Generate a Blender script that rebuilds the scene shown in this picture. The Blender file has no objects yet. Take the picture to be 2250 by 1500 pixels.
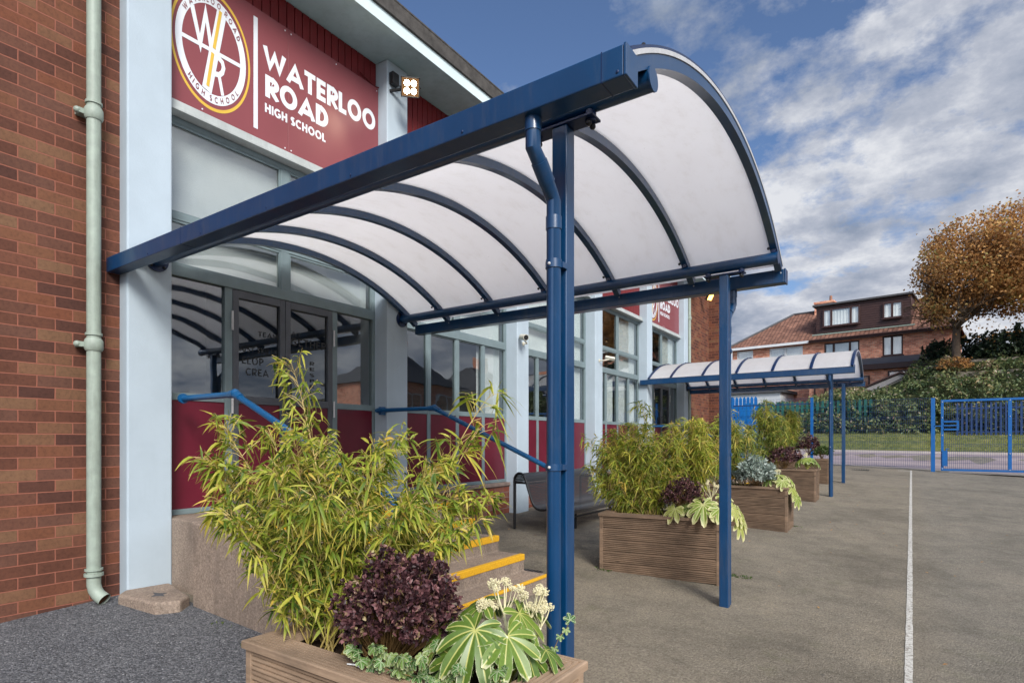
import bpy, math, random
import numpy as np
from mathutils import Vector, Matrix
R = math.radians
scn = bpy.context.scene
COL = scn.collection
random.seed(7)
ORG = {}

# ------------------------------------------------------------------ tagging
def tag(o, label=None, cat=None, group=None, kind=None):
    if label: o['label'] = label
    if cat: o['category'] = cat
    if group: o['group'] = group
    if kind: o['kind'] = kind
    return o

def thing(name, label, cat, loc=(0, 0, 0), group=None, rz=0):
    o = bpy.data.objects.new(name, None); COL.objects.link(o)
    o.location = loc; o.rotation_euler = (0, 0, rz)
    o.empty_display_size = .1
    ORG[o.name] = Matrix.Translation(Vector(loc)) @ Matrix.Rotation(rz, 4, 'Z')
    return tag(o, label, cat, group)

# ------------------------------------------------------------------ mesh builder
class MB:
    def __init__(s): s.v = []; s.f = []; s.a = []; s.fm = []
    def add(s, vs, fs, at=None, mi=0):
        n = len(s.v); s.v.extend(vs); s.f.extend([tuple(i + n for i in f) for f in fs])
        s.a.extend(at if at else [(0, 0, 0)] * len(vs)); s.fm.extend([mi] * len(fs)); return s
    def box(s, x0, x1, y0, y1, z0, z1, mi=0):
        return s.add([(x0, y0, z0), (x1, y0, z0), (x1, y1, z0), (x0, y1, z0), (x0, y0, z1), (x1, y0, z1), (x1, y1, z1), (x0, y1, z1)],
                     [(0, 3, 2, 1), (4, 5, 6, 7), (0, 1, 5, 4), (1, 2, 6, 5), (2, 3, 7, 6), (3, 0, 4, 7)], mi=mi)
    def prism(s, poly, axis, a0, a1, mi=0):
        """poly = list of 2-D points; axis: 'x' -> poly in (y,z), 'y' -> (x,z), 'z' -> (x,y)"""
        def P(p, a):
            return {'x': (a, p[0], p[1]), 'y': (p[0], a, p[1]), 'z': (p[0], p[1], a)}[axis]
        n = len(poly); vs = [P(p, a0) for p in poly] + [P(p, a1) for p in poly]
        fs = [tuple(range(n))[::-1], tuple(range(n, 2 * n))] + [(i, (i + 1) % n, n + (i + 1) % n, n + i) for i in range(n)]
        return s.add(vs, fs, mi=mi)
    def tube(s, pts, r, n=10, cap=True, mi=0):
        pts = [Vector(p) for p in pts]; rr = r if isinstance(r, (list, tuple)) else [r] * len(pts)
        vs = []; up = None
        for i, p in enumerate(pts):
            d = (pts[min(i + 1, len(pts) - 1)] - pts[max(i - 1, 0)]).normalized()
            if up is None:
                up = Vector((0, 0, 1)) if abs(d.z) < .9 else Vector((1, 0, 0))
            a = (up - d * up.dot(d)).normalized(); up = a; b = d.cross(a)
            k = 1.0
            if 0 < i < len(pts) - 1:
                c = (pts[i] - pts[i - 1]).normalized().dot((pts[i + 1] - pts[i]).normalized())
                k = 1 / max(.5, math.sqrt(max(.05, (1 + c) / 2)))
            for j in range(n):
                t = 2 * math.pi * j / n
                vs.append(tuple(p + (a * math.cos(t) + b * math.sin(t)) * rr[i]))
        fs = [(i * n + j, i * n + (j + 1) % n, (i + 1) * n + (j + 1) % n, (i + 1) * n + j) for i in range(len(pts) - 1) for j in range(n)]
        if cap: fs += [tuple(range(n))[::-1], tuple(range((len(pts) - 1) * n, len(pts) * n))]
        return s.add(vs, fs, mi=mi)
    def ball(s, c, r, n=8, m=6, sc=(1, 1, 1), mi=0):
        vs = [(c[0], c[1], c[2] + r * sc[2])]
        for i in range(1, m):
            for j in range(n):
                a = math.pi * i / m; b = 2 * math.pi * j / n
                vs.append((c[0] + r * sc[0] * math.sin(a) * math.cos(b), c[1] + r * sc[1] * math.sin(a) * math.sin(b), c[2] + r * sc[2] * math.cos(a)))
        vs.append((c[0], c[1], c[2] - r * sc[2])); L = len(vs) - 1
        fs = [(0, 1 + j, 1 + (j + 1) % n) for j in range(n)]
        for i in range(m - 2):
            for j in range(n):
                fs.append((1 + i * n + j, 1 + (i + 1) * n + j, 1 + (i + 1) * n + (j + 1) % n, 1 + i * n + (j + 1) % n))
        fs += [(L, 1 + (m - 2) * n + (j + 1) % n, 1 + (m - 2) * n + j) for j in range(n)]
        return s.add(vs, fs, mi=mi)
    def build(s, name, mat, parent=None, smooth=False, bevel=0, seg=2):
        me = bpy.data.meshes.new(name)
        v = s.v
        M = None
        if parent is not None:
            M = ORG.get(parent.name)
        if M is not None:
            Mi = M.inverted(); v = [tuple(Mi @ Vector(p)) for p in v]
        me.from_pydata(v, [], s.f)
        for m in (mat if isinstance(mat, (list, tuple)) else [mat]): me.materials.append(m)
        if any(s.fm): me.polygons.foreach_set('material_index', s.fm)
        if any(a != (0, 0, 0) for a in s.a[:400]) or len(s.a) > 0 and s.a[-1] != (0, 0, 0):
            ca = me.color_attributes.new('leafdata', 'FLOAT_COLOR', 'POINT')
            arr = np.ones((len(s.a), 4), dtype=np.float32); arr[:, :3] = np.array(s.a, dtype=np.float32)
            ca.data.foreach_set('color', arr.ravel())
        if smooth: me.polygons.foreach_set('use_smooth', [True] * len(me.polygons))
        me.update()
        o = bpy.data.objects.new(name, me); COL.objects.link(o)
        if parent is not None:
            o.parent = parent
            if M is not None: ORG[o.name] = M
        if bevel:
            b = o.modifiers.new('bevel', 'BEVEL'); b.width = bevel; b.segments = seg; b.limit_method = 'ANGLE'; b.angle_limit = R(40)
            b.harden_normals = False
        if smooth and not smooth == 'all':
            try:
                me.polygons.foreach_set('use_smooth', [True] * len(me.polygons))
                me.set_sharp_from_angle(angle=R(38))
            except Exception: pass
        return o

def children(o): return [c for c in bpy.data.objects if c.parent == o]
def copy_thing(o, dloc, label=None, group=None):
    def rec(a, par):
        c = a.copy(); COL.objects.link(c); c.parent = par
        for ch in kids.get(a.name, []): rec(ch, c)
        return c
    kids = {}
    for x in bpy.data.objects:
        if x.parent: kids.setdefault(x.parent.name, []).append(x)
    r = rec(o, None); r.location = Vector(o.location) + Vector(dloc)
    if label: r['label'] = label
    if group: r['group'] = group
    return r

# ------------------------------------------------------------------ materials
def newmat(name):
    m = bpy.data.materials.new(name); m.use_nodes = True
    nt = m.node_tree; nt.nodes.clear(); return m, nt
class N:
    def __init__(s, nt): s.nt = nt
    def n(s, typ, **kw):
        nd = s.nt.nodes.new(typ)
        for k, v in kw.items():
            if k == 'inp':
                for a, b in v.items():
                    if isinstance(b, bpy.types.NodeSocket): s.nt.links.new(b, nd.inputs[a])
                    else: nd.inputs[a].default_value = b
            else: setattr(nd, k, v)
        return nd
    def link(s, a, b): s.nt.links.new(a, b)
    def ramp(s, fac, stops, interp='LINEAR'):
        nd = s.nt.nodes.new('ShaderNodeValToRGB'); nd.color_ramp.interpolation = interp
        e = nd.color_ramp.elements
        while len(e) < len(stops): e.new(.5)
        for i, (p, c) in enumerate(stops):
            e[i].position = p; e[i].color = (*c, 1) if len(c) == 3 else c
        s.link(fac, nd.inputs[0]); return nd.outputs[0]
    def math(s, op, a, b=None, clamp=False):
        nd = s.nt.nodes.new('ShaderNodeMath'); nd.operation = op; nd.use_clamp = clamp
        for i, x in enumerate((a, b)):
            if x is None: continue
            if isinstance(x, bpy.types.NodeSocket): s.link(x, nd.inputs[i])
            else: nd.inputs[i].default_value = x
        return nd.outputs[0]
    def mix(s, fac, a, b, mode='MIX'):
        nd = s.nt.nodes.new('ShaderNodeMix'); nd.data_type = 'RGBA'; nd.blend_type = mode
        for i, x in ((0, fac), (6, a), (7, b)):
            if isinstance(x, bpy.types.NodeSocket): s.link(x, nd.inputs[i])
            elif isinstance(x, (int, float)): nd.inputs[i].default_value = x
            else: nd.inputs[i].default_value = (*x, 1)
        return nd.outputs[2]
    def pos(s): return s.n('ShaderNodeNewGeometry').outputs['Position']
    def obj(s): return s.n('ShaderNodeTexCoord').outputs['Object']
    def noise(s, vec, scale, detail=4, rough=.55, col=False):
        nd = s.n('ShaderNodeTexNoise', inp={'Vector': vec, 'Scale': scale, 'Detail': detail, 'Roughness': rough})
        return nd.outputs[1 if col else 0]
    def mapv(s, vec, scale=(1, 1, 1), loc=(0, 0, 0)):
        return s.n('ShaderNodeMapping', inp={'Vector': vec, 'Scale': scale, 'Location': loc}).outputs[0]
    def bump(s, h, strength=.3, dist=.01):
        return s.n('ShaderNodeBump', inp={'Height': h, 'Strength': strength, 'Distance': dist}).outputs[0]
    def out(s, sh): s.link(sh, s.n('ShaderNodeOutputMaterial').inputs[0])
    def bsdf(s, col, rough=.6, bump=None, spec=.5, metal=0, **kw):
        i = {'Base Color': col if isinstance(col, bpy.types.NodeSocket) else (*col, 1), 'Roughness': rough, 'Specular IOR Level': spec, 'Metallic': metal}
        i.update(kw)
        nd = s.n('ShaderNodeBsdfPrincipled', inp=i)
        if bump is not None: s.link(bump, nd.inputs['Normal'])
        return nd.outputs[0]

def painted(name, col, rough=.4, var=.12, scale=3, bump=.02, spec=.5, dirt=None, dirt_scale=1.3, coat=0):
    m, nt = newmat(name); k = N(nt); p = k.pos()
    n1 = k.noise(p, scale, 6, .6)
    dark = tuple(c * (1 - var) for c in col); lite = tuple(min(1, c * (1 + var)) for c in col)
    c = k.ramp(n1, [(.3, dark), (.7, lite)])
    if dirt:
        st = k.noise(k.mapv(p, (6 * dirt_scale, 6 * dirt_scale, .8 * dirt_scale)), 1, 6, .7)
        f = k.ramp(st, [(.5, (0, 0, 0)), (.75, (1, 1, 1))])
        c = k.mix(k.math('MULTIPLY', f, .45), c, dirt)
    n2 = k.noise(p, 60, 4, .6)
    r = k.math('ADD', k.math('MULTIPLY', n1, .2), rough - .1)
    k.out(k.bsdf(c, r, k.bump(n2, .25, bump) if bump else None, spec, **({'Coat Weight': coat} if coat else {})))
    return m

def brick_mat(name, stops, mortar, bw=.232, bh=.0905, ms=.0048, bumpd=.006, yplane=False, grime=None, zoff=0.0):
    m, nt = newmat(name); k = N(nt); p = k.pos()
    sx = k.n('ShaderNodeSeparateXYZ', inp={0: p})
    nn = k.n('ShaderNodeSeparateXYZ', inp={0: k.n('ShaderNodeNewGeometry').outputs['Normal']})
    isx = k.math('GREATER_THAN', k.math('ABSOLUTE', nn.outputs[0]), .7)
    u = k.math('ADD', k.math('MULTIPLY', sx.outputs[1], isx), k.math('MULTIPLY', sx.outputs[0], k.math('SUBTRACT', 1.0, isx)))
    wob = k.noise(p, 9, 3, .6)
    z = k.math('ADD', sx.outputs[2], k.math('MULTIPLY', k.math('SUBTRACT', wob, .5), .006))
    v = k.n('ShaderNodeCombineXYZ', inp={0: k.math('ADD', u, k.math('MULTIPLY', wob, .006)), 1: k.math('ADD', z, 10 * bh + zoff)}).outputs[0]
    b = k.n('ShaderNodeTexBrick', offset=.5, inp={'Vector': v, 'Scale': 1, 'Color1': (0, 0, 0, 1), 'Color2': (1, 1, 1, 1), 'Mortar': (.5, .5, .5, 1), 'Mortar Size': ms, 'Mortar Smooth': .25, 'Brick Width': bw, 'Row Height': bh})
    base = k.ramp(b.outputs[0], stops)
    n1 = k.noise(p, 35, 6, .7); n2 = k.noise(p, 2.2, 4, .6)
    base = k.mix(.9, base, k.ramp(n1, [(.25, (.62, .6, .58)), (.5, (1, 1, 1)), (.8, (1.25, 1.2, 1.1))]), 'MULTIPLY')
    base = k.mix(.6, base, k.ramp(n2, [(.3, (.72, .7, .68)), (.65, (1.15, 1.15, 1.15))]), 'MULTIPLY')
    mc = k.mix(k.noise(p, 14, 5, .7), mortar, tuple(c * .62 for c in mortar))
    c = k.mix(b.outputs[1], base, mc)
    if grime:
        f = k.ramp(k.noise(p, 5.5, 7, .75), [(.69, (0, 0, 0)), (.74, (1, 1, 1))]); c = k.mix(k.math('MULTIPLY', f, .35), c, grime)
    h = k.math('ADD', k.math('MULTIPLY', k.math('SUBTRACT', 1.0, b.outputs[1]), 1.0), k.math('MULTIPLY', k.noise(p, 120, 5, .7), .35))
    k.out(k.bsdf(c, .85, k.bump(h, .8, bumpd), .25)); return m

def leafmat(name, stops, tip=None, edge=None, trans=.35, rough=.5, spec=.4, vein=None):
    m, nt = newmat(name); k = N(nt)
    a = k.n('ShaderNodeAttribute', attribute_name='leafdata')
    s = k.n('ShaderNodeSeparateColor', inp={0: a.outputs[0]})
    c = k.ramp(s.outputs[0], stops)
    c = k.mix(.5, c, k.ramp(k.noise(k.pos(), 90, 3, .6), [(.3, (.75, .75, .75)), (.7, (1.2, 1.2, 1.2))]), 'MULTIPLY')
    if tip: c = k.mix(k.ramp(s.outputs[1], tip[1]), c, tip[0])
    if edge: c = k.mix(k.ramp(k.math('ADD', s.outputs[2], k.math('MULTIPLY', k.math('SUBTRACT', k.noise(k.pos(), edge[2] if len(edge) > 2 else 60, 4, .7), .5), .35)), edge[1]), c, edge[0])
    if vein: c = k.mix(k.ramp(s.outputs[1], vein[1]), c, vein[0])
    d = k.bsdf(c, rough, None, spec)
    t = k.n('ShaderNodeBsdfTranslucent', inp={'Color': c}).outputs[0]
    mx = k.n('ShaderNodeMixShader', inp={0: trans, 1: d, 2: t}); k.out(mx.outputs[0]); return m

M = {}
M['brick'] = brick_mat('red_brown_brick', [(0, (.075, .032, .024)), (.3, (.115, .045, .028)), (.5, (.12, .055, .038)), (.7, (.155, .055, .030)), (1, (.17, .092, .052))], (.34, .125, .082), grime=(.35, .28, .24))
M['brick2'] = brick_mat('orange_brick', [(0, (.50, .18, .105)), (.5, (.78, .31, .19)), (1, (.88, .46, .29))], (.66, .5, .4), ms=.008)
M['plinth'] = brick_mat('plinth_brick', [(0, (.16, .05, .03)), (.6, (.25, .08, .05)), (1, (.2, .11, .08))], (.30, .2, .17), ms=.006)
M['render'] = painted('pale_blue_masonry_paint', (.41, .485, .54), .75, .06, 2.2, .006, .25, dirt=(.36, .42, .46), dirt_scale=.5)
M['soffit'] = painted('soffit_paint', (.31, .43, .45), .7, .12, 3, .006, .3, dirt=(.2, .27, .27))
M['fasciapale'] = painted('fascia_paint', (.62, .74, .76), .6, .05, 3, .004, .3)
M['roofedge'] = painted('felt_edge', (.07, .065, .06), .85, .35, 9, .01, .2)
M['blue'] = painted('navy_powder_coat', (.001, .040, .118), .34, .10, 3, .0008, .6, coat=.25, dirt=(.06, .08, .12), dirt_scale=2.5)
M['navy'] = painted('dark_navy_powder_coat', (.004, .018, .07), .32, .08, 3, .0006, .5)
M['royal'] = painted('royal_blue_rail_paint', (.003, .075, .20), .32, .08, 6, .001, .5)
M['gateblue'] = painted('bright_blue_gate_paint', (.003, .10, .33), .42, .1, 6, .001, .45)
M['palblue'] = painted('palisade_blue_paint', (.003, .14, .44), .5, .12, 6, .001, .4)
M['green'] = painted('palisade_green_paint', (.01, .10, .075), .55, .15, 6, .001, .4)
M['wire'] = painted('dark_blue_wire', (.012, .04, .13), .5, .1, 6, 0, .4)
M['frame'] = painted('grey_green_frame_paint', (.165, .215, .225), .45, .12, 5, .002, .4)
M['doorgrey'] = painted('dark_grey_door_paint', (.085, .092, .105), .42, .1, 5, .002, .4)
M['maroon'] = painted('maroon_panel', (.115, .007, .020), .38, .12, 2.5, .001, .5)
M['sign'] = painted('maroon_sign', (.215, .052, .060), .40, .06, 1.2, 0, .5)
M['clad'] = painted('red_cladding', (.16, .012, .014), .5, .12, 4, .002, .4)
M['signwhite'] = painted('white_vinyl', (.70, .74, .78), .35, .02, 5, 0, .4)
M['gold'] = painted('gold_vinyl', (.66, .43, .06), .4, .04, 5, 0, .4)
M['pipegreen'] = painted('pale_green_pipe_paint', (.29, .345, .29), .5, .12, 14, .003, .4, dirt=(.15, .16, .13), dirt_scale=2)
M['black'] = painted('black_paint', (.012, .012, .013), .35, .1, 6, .001, .5)
M['rust'] = painted('rusty_inside', (.10, .045, .02), .9, .3, 20, .004, .2)
M['sill'] = painted('stone_sill', (.24, .18, .15), .85, .25, 9, .008, .2)
M['white'] = painted('white_paint', (.68, .70, .70), .5, .06, 4, 0, .4)
M['trim'] = painted('weathered_trim', (.42, .45, .44), .6, .12, 5, .003, .3, dirt=(.25, .26, .25))
M['vinyl'] = painted('dark_vinyl', (.03, .032, .034), .6, .05, 5, 0, .3)
M['cream'] = painted('cream_plastic', (.6, .57, .47), .45, .06, 6, 0, .4)
M['steel'] = painted('hinge_steel', (.5, .5, .5), .35, .1, 20, 0, .6)
M['brownpvc'] = painted('brown_cladding', (.05, .022, .018), .5, .12, 4, .002, .4)
M['fgrey'] = painted('grey_roof_felt', (.085, .085, .09), .8, .2, 3, .01, .2)
M['curtain'] = painted('net_curtain', (.82, .86, .83), .8, .05, 3, 0, .2)
M['blind'] = painted('pale_green_blind', (.80, .83, .82), .8, .06, 3, 0, .2)
M['inside'] = painted('interior_wall', (.34, .34, .34), .8, .1, 1, 0, .2)
M['bark'] = painted('tree_bark', (.10, .075, .055), .9, .35, 8, .03, .1)
M['pole'] = painted('weathered_pole_wood', (.2, .16, .13), .9, .2, 8, .01, .1)
M['soil'] = painted('dark_soil', (.03, .02, .014), .95, .4, 20, .03, .1)
M['chimneypot'] = painted('chimney_pot', (.3, .15, .1), .8, .1, 8, .004, .2)
M['twig'] = painted('dry_twig', (.22, .13, .05), .8, .3, 20, .002, .2)
M['culm'] = painted('bamboo_culm', (.44, .33, .11), .5, .35, 12, .001, .4)
M['fstalk'] = painted('fatsia_stalk', (.36, .38, .07), .45, .2, 12, .001, .4)
M['cream_flower'] = painted('cream_flower', (.72, .66, .42), .7, .15, 30, 0, .3)
M['dull_mesh'] = M['black']

def emit(name, col, st):
    m, nt = newmat(name); k = N(nt); k.out(k.n('ShaderNodeEmission', inp={0: (*col, 1), 1: st}).outputs[0]); return m
M['lamp_white'] = emit('lit_led', (1, .88, .70), 14); M['lamp_glow'] = emit('lit_reflector', (1, .50, .20), .10); M['lamp_orange'] = emit('lit_lamp', (1, .5, .08), 3.5)

# concrete
def concrete(name, a, b, sc=60, stain=(.10, .082, .07)):
    m, nt = newmat(name); k = N(nt); p = k.pos()
    n = k.noise(p, sc, 6, .8); c = k.ramp(n, [(.35, a), (.65, b)])
    v = k.n('ShaderNodeTexVoronoi', inp={'Vector': p, 'Scale': 110.0}).outputs[1]
    c = k.mix(.4, c, k.ramp(v, [(0, (.55, .5, .45)), (.6, (1.1, 1.05, 1)), (1, (1.5, 1.4, 1.3))]), 'MULTIPLY')
    st = k.noise(k.mapv(p, (3, 3, 1.2)), 1.6, 7, .7)
    c = k.mix(k.math('MULTIPLY', k.ramp(st, [(.46, (0, 0, 0)), (.72, (1, 1, 1))]), .6), c, stain)
    k.out(k.bsdf(c, .9, k.bump(k.math('ADD', n, k.math('MULTIPLY', k.noise(p, 7, 4), .6)), .6, .008), .2)); return m
M['concrete'] = concrete('aggregate_concrete', (.17, .132, .104), (.37, .30, .245))
m, nt = newmat('worn_yellow_nosing_paint'); k = N(nt); p = k.pos()
n1 = k.noise(p, 70, 6, .8)
c = k.ramp(n1, [(.30, (.12, .09, .06)), (.38, (.58, .30, .015)), (.6, (.72, .40, .02))])
k.out(k.bsdf(c, .75, k.bump(n1, .5, .004), .3)); M['yellow'] = m

# wood
def wood(name, a, b, wet=(.05, .035, .025)):
    m, nt = newmat(name); k = N(nt); p = k.obj()
    s = k.n('ShaderNodeSeparateXYZ', inp={0: p})
    row = k.math('FLOOR', k.math('MULTIPLY', s.outputs[2], 1 / .118))
    v = k.n('ShaderNodeCombineXYZ', inp={0: k.math('ADD', s.outputs[0], k.math('MULTIPLY', row, 3.7)), 1: k.math('ADD', s.outputs[1], k.math('MULTIPLY', row, 1.9)), 2: s.outputs[2]}).outputs[0]
    g = k.noise(k.mapv(v, (2.5, 2.5, 42)), 1.2, 7, .7)
    bl = k.noise(k.mapv(v, (2.2, 2.2, 5)), 1.6, 4, .6)
    kn = k.n('ShaderNodeTexVoronoi', inp={'Vector': k.mapv(v, (2.6, 2.6, 8)), 'Scale': 1.0}).outputs[0]
    c = k.ramp(g, [(.25, a), (.55, tuple((x + y) / 2 for x, y in zip(a, b))), (.8, b)])
    c = k.mix(.75, c, k.ramp(bl, [(.3, (.55, .52, .5)), (.7, (1.3, 1.2, 1.12))]), 'MULTIPLY')
    c = k.mix(k.ramp(kn, [(.03, (1, 1, 1)), (.10, (0, 0, 0))]), c, wet)
    k.out(k.bsdf(c, .78, k.bump(g, .35, .004), .25)); return m
M['wood1'] = wood('weathered_decking', (.25, .18, .125), (.46, .35, .25))
M['wood2'] = wood('brown_decking', (.115, .080, .056), (.27, .195, .135))

# glass
def glass(name, tint=(.88, .90, .90), ior=1.75, wav=.0):
    m, nt = newmat(name); k = N(nt)
    gm = k.n('ShaderNodeNewGeometry')
    dt = k.n('ShaderNodeVectorMath', operation='DOT_PRODUCT', inp={0: gm.outputs['Incoming'], 1: gm.outputs['Normal']})
    f0 = ((ior - 1) / (ior + 1)) ** 2 * 1.7
    fres = k.math('ADD', k.math('MULTIPLY', k.math('POWER', k.math('SUBTRACT', 1.0, k.math('ABSOLUTE', dt.outputs['Value'])), 5.0), 1 - f0), f0)
    gl = k.n('ShaderNodeBsdfGlossy', inp={'Color': (.92, .95, .97, 1), 'Roughness': .004})
    if wav:
        b = k.bump(k.noise(k.pos(), 1.6, 2, .4), wav, .05); k.link(b, gl.inputs['Normal'])
    tr = k.n('ShaderNodeBsdfTransparent', inp={'Color': (*tint, 1)})
    f = k.math('ADD', fres, .02, True)
    mx = k.n('ShaderNodeMixShader', inp={0: f, 1: tr.outputs[0], 2: gl.outputs[0]}); k.out(mx.outputs[0]); return m
M['glass'] = glass('window_glass', wav=.05)
M['doorglass'] = glass('door_glass', (.42, .45, .45), 1.7, .02)
M['houseglass'] = glass('house_glass', (.95, .96, .96), 1.45)

# opal panel
m, nt = newmat('opal_roof_sheet'); k = N(nt); p = k.pos()
n1 = k.noise(p, 1.1, 4, .5)
c = k.ramp(n1, [(.3, (.92, .905, .90)), (.7, (.96, .95, .945))])
c = k.mix(.35, c, k.ramp(k.noise(k.mapv(p, (1.5, .6, .6)), 6.5, 9, .8), [(.34, (.84, .82, .79)), (.5, (1, 1, 1))]), 'MULTIPLY')
sp = k.ramp(k.noise(p, 55, 3, .6), [(.24, (.72, .7, .68)), (.30, (1, 1, 1))]); c = k.mix(1.0, c, sp, 'MULTIPLY')
d = k.bsdf(c, .35, None, .4); t = k.n('ShaderNodeBsdfTranslucent', inp={'Color': c}).outputs[0]
k.out(k.n('ShaderNodeMixShader', inp={0: .70, 1: d, 2: t}).outputs[0]); M['opal'] = m

# perforated steel
m, nt = newmat('perforated_black_steel'); k = N(nt)
uv = k.n('ShaderNodeTexCoord').outputs['UV']; s = k.n('ShaderNodeSeparateXYZ', inp={0: uv})
def cell(x): return k.math('SUBTRACT', k.math('FRACT', k.math('MULTIPLY', x, 44.0)), .5)
a, b = cell(s.outputs[0]), cell(s.outputs[1])
r2 = k.math('ADD', k.math('MULTIPLY', a, a), k.math('MULTIPLY', b, b))
hole = k.math('LESS_THAN', r2, .03)
d = k.bsdf((.02, .02, .023), .32, None, .6)
k.out(k.n('ShaderNodeMixShader', inp={0: hole, 1: d, 2: k.n('ShaderNodeBsdfTransparent').outputs[0]}).outputs[0]); M['perf'] = m

# roof tiles
def tiles(name, a, b):
    m, nt = newmat(name); k = N(nt); p = k.obj()
    s = k.n('ShaderNodeSeparateXYZ', inp={0: p})
    v = k.n('ShaderNodeCombineXYZ', inp={0: s.outputs[0], 1: s.outputs[2]}).outputs[0]
    br = k.n('ShaderNodeTexBrick', offset=.0, inp={'Vector': v, 'Scale': 1, 'Color1': (0, 0, 0, 1), 'Color2': (1, 1, 1, 1), 'Mortar': (0, 0, 0, 1), 'Mortar Size': .012, 'Mortar Smooth': .6, 'Brick Width': .26, 'Row Height': .17})
    c = k.ramp(br.outputs[0], [(0, a), (1, b)])
    c = k.mix(.7, c, k.ramp(k.noise(p, 1.4, 6, .7), [(.3, (.6, .6, .6)), (.7, (1.2, 1.15, 1.1))]), 'MULTIPLY')
    wv = k.math('SINE', k.math('MULTIPLY', s.outputs[0], 2 * math.pi / .26))
    c = k.mix(k.math('MULTIPLY', br.outputs[1], .8), c, (.035, .018, .014))
    h = k.math('ADD', wv, k.math('MULTIPLY', k.math('FRACT', k.math('MULTIPLY', s.outputs[2], -1 / .17)), 1.5))
    k.out(k.bsdf(c, .85, k.bump(h, .5, .02), .2)); return m
M['tiles'] = tiles('clay_roof_tiles', (.17, .085, .06), (.29, .15, .105))

# ground materials
m, nt = newmat('worn_tarmac'); k = N(nt); p = k.pos()
s = k.n('ShaderNodeSeparateXYZ', inp={0: p})
vo = k.n('ShaderNodeTexVoronoi', inp={'Vector': p, 'Scale': 95.0}); fine = k.noise(p, 160, 4, .8)
agg = k.ramp(vo.outputs[1], [(0, (.12, .107, .09)), (.5, (.29, .26, .212)), (.85, (.40, .36, .30)), (1, (.60, .55, .47))])
c = k.mix(.42, agg, k.ramp(fine, [(.3, (.16, .14, .112)), (.7, (.40, .355, .285))]))
big = k.noise(p, .7, 7, .65)
c = k.mix(.9, c, k.ramp(big, [(.32, (.60, .58, .54)), (.5, (.84, .82, .77)), (.7, (1.05, 1.0, .92))]), 'MULTIPLY')
mid = k.noise(p, 3.3, 7, .75)
c = k.mix(.8, c, k.ramp(mid, [(.3, (.7, .68, .66)), (.55, (1.03, 1.02, 1)), (.8, (1.15, 1.1, 1))]), 'MULTIPLY')
green = k.math('MULTIPLY', k.ramp(k.noise(p, 1.9, 6, .8), [(.56, (0, 0, 0)), (.72, (1, 1, 1))]), .28)
c = k.mix(green, c, (.15, .155, .065))
# darker blotchy strip near the building and under the bench
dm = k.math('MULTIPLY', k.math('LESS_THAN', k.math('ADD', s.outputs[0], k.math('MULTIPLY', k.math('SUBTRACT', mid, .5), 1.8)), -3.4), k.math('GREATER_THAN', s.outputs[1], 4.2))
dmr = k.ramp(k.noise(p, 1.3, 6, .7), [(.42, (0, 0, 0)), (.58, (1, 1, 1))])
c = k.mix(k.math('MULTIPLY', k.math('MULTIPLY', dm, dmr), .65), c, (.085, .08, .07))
crk = k.n('ShaderNodeTexVoronoi', feature='DISTANCE_TO_EDGE', inp={'Vector': k.mix(.12, p, k.noise(p, 1.7, 5, .7, col=True)), 'Scale': .42}).outputs[0]
ck = k.math('MULTIPLY', k.ramp(crk, [(.0, (1, 1, 1)), (.007, (0, 0, 0))]), k.ramp(k.noise(p, .9, 3), [(.48, (0, 0, 0)), (.56, (1, 1, 1))]))
c = k.mix(k.math('MULTIPLY', ck, .18), c, (.06, .055, .048))
gum = k.ramp(k.n('ShaderNodeTexVoronoi', inp={'Vector': p, 'Scale': 3.2}).outputs[0], [(.045, (1, 1, 1)), (.06, (0, 0, 0))])
c = k.mix(k.math('MULTIPLY', gum, .45), c, (.13, .12, .11))
# dark grey chipping patch beside the wall (newer surface)
edge = k.math('ADD', s.outputs[0], k.math('MULTIPLY', k.math('SUBTRACT', k.noise(p, 2.2, 4), .5), .25))
edge2 = k.math('ADD', edge, k.math('MULTIPLY', k.math('SUBTRACT', s.outputs[1], 1.6), -.1))
pm = k.math('MULTIPLY', k.math('LESS_THAN', edge2, -2.62), k.math('LESS_THAN', s.outputs[1], 2.45))
chip = k.ramp(vo.outputs[1], [(0, (.045, .047, .052)), (.5, (.14, .145, .155)), (.85, (.24, .245, .255)), (1, (.5, .5, .5))])
chip = k.mix(.6, chip, k.ramp(k.noise(p, 2.5, 6, .7), [(.3, (.75, .75, .78)), (.7, (1.15, 1.13, 1.1))]), 'MULTIPLY')
c = k.mix(pm, c, chip)
# grey right hand lane
gl = k.ramp(k.math('ADD', s.outputs[0], k.math('MULTIPLY', k.math('SUBTRACT', big, .5), .4)), [(.04, (0, 0, 0)), (.35, (1, 1, 1))])
c = k.mix(k.math('MULTIPLY', gl, .45), c, k.mix(.75, c, (.85, .93, 1.06), 'MULTIPLY'))
h = k.math('ADD', k.math('MULTIPLY', vo.outputs[0], -1.2), k.math('ADD', fine, k.math('MULTIPLY', mid, .5)))
k.out(k.bsdf(c, .85, k.bump(h, .9, .012), .25)); M['tarmac'] = m

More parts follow.
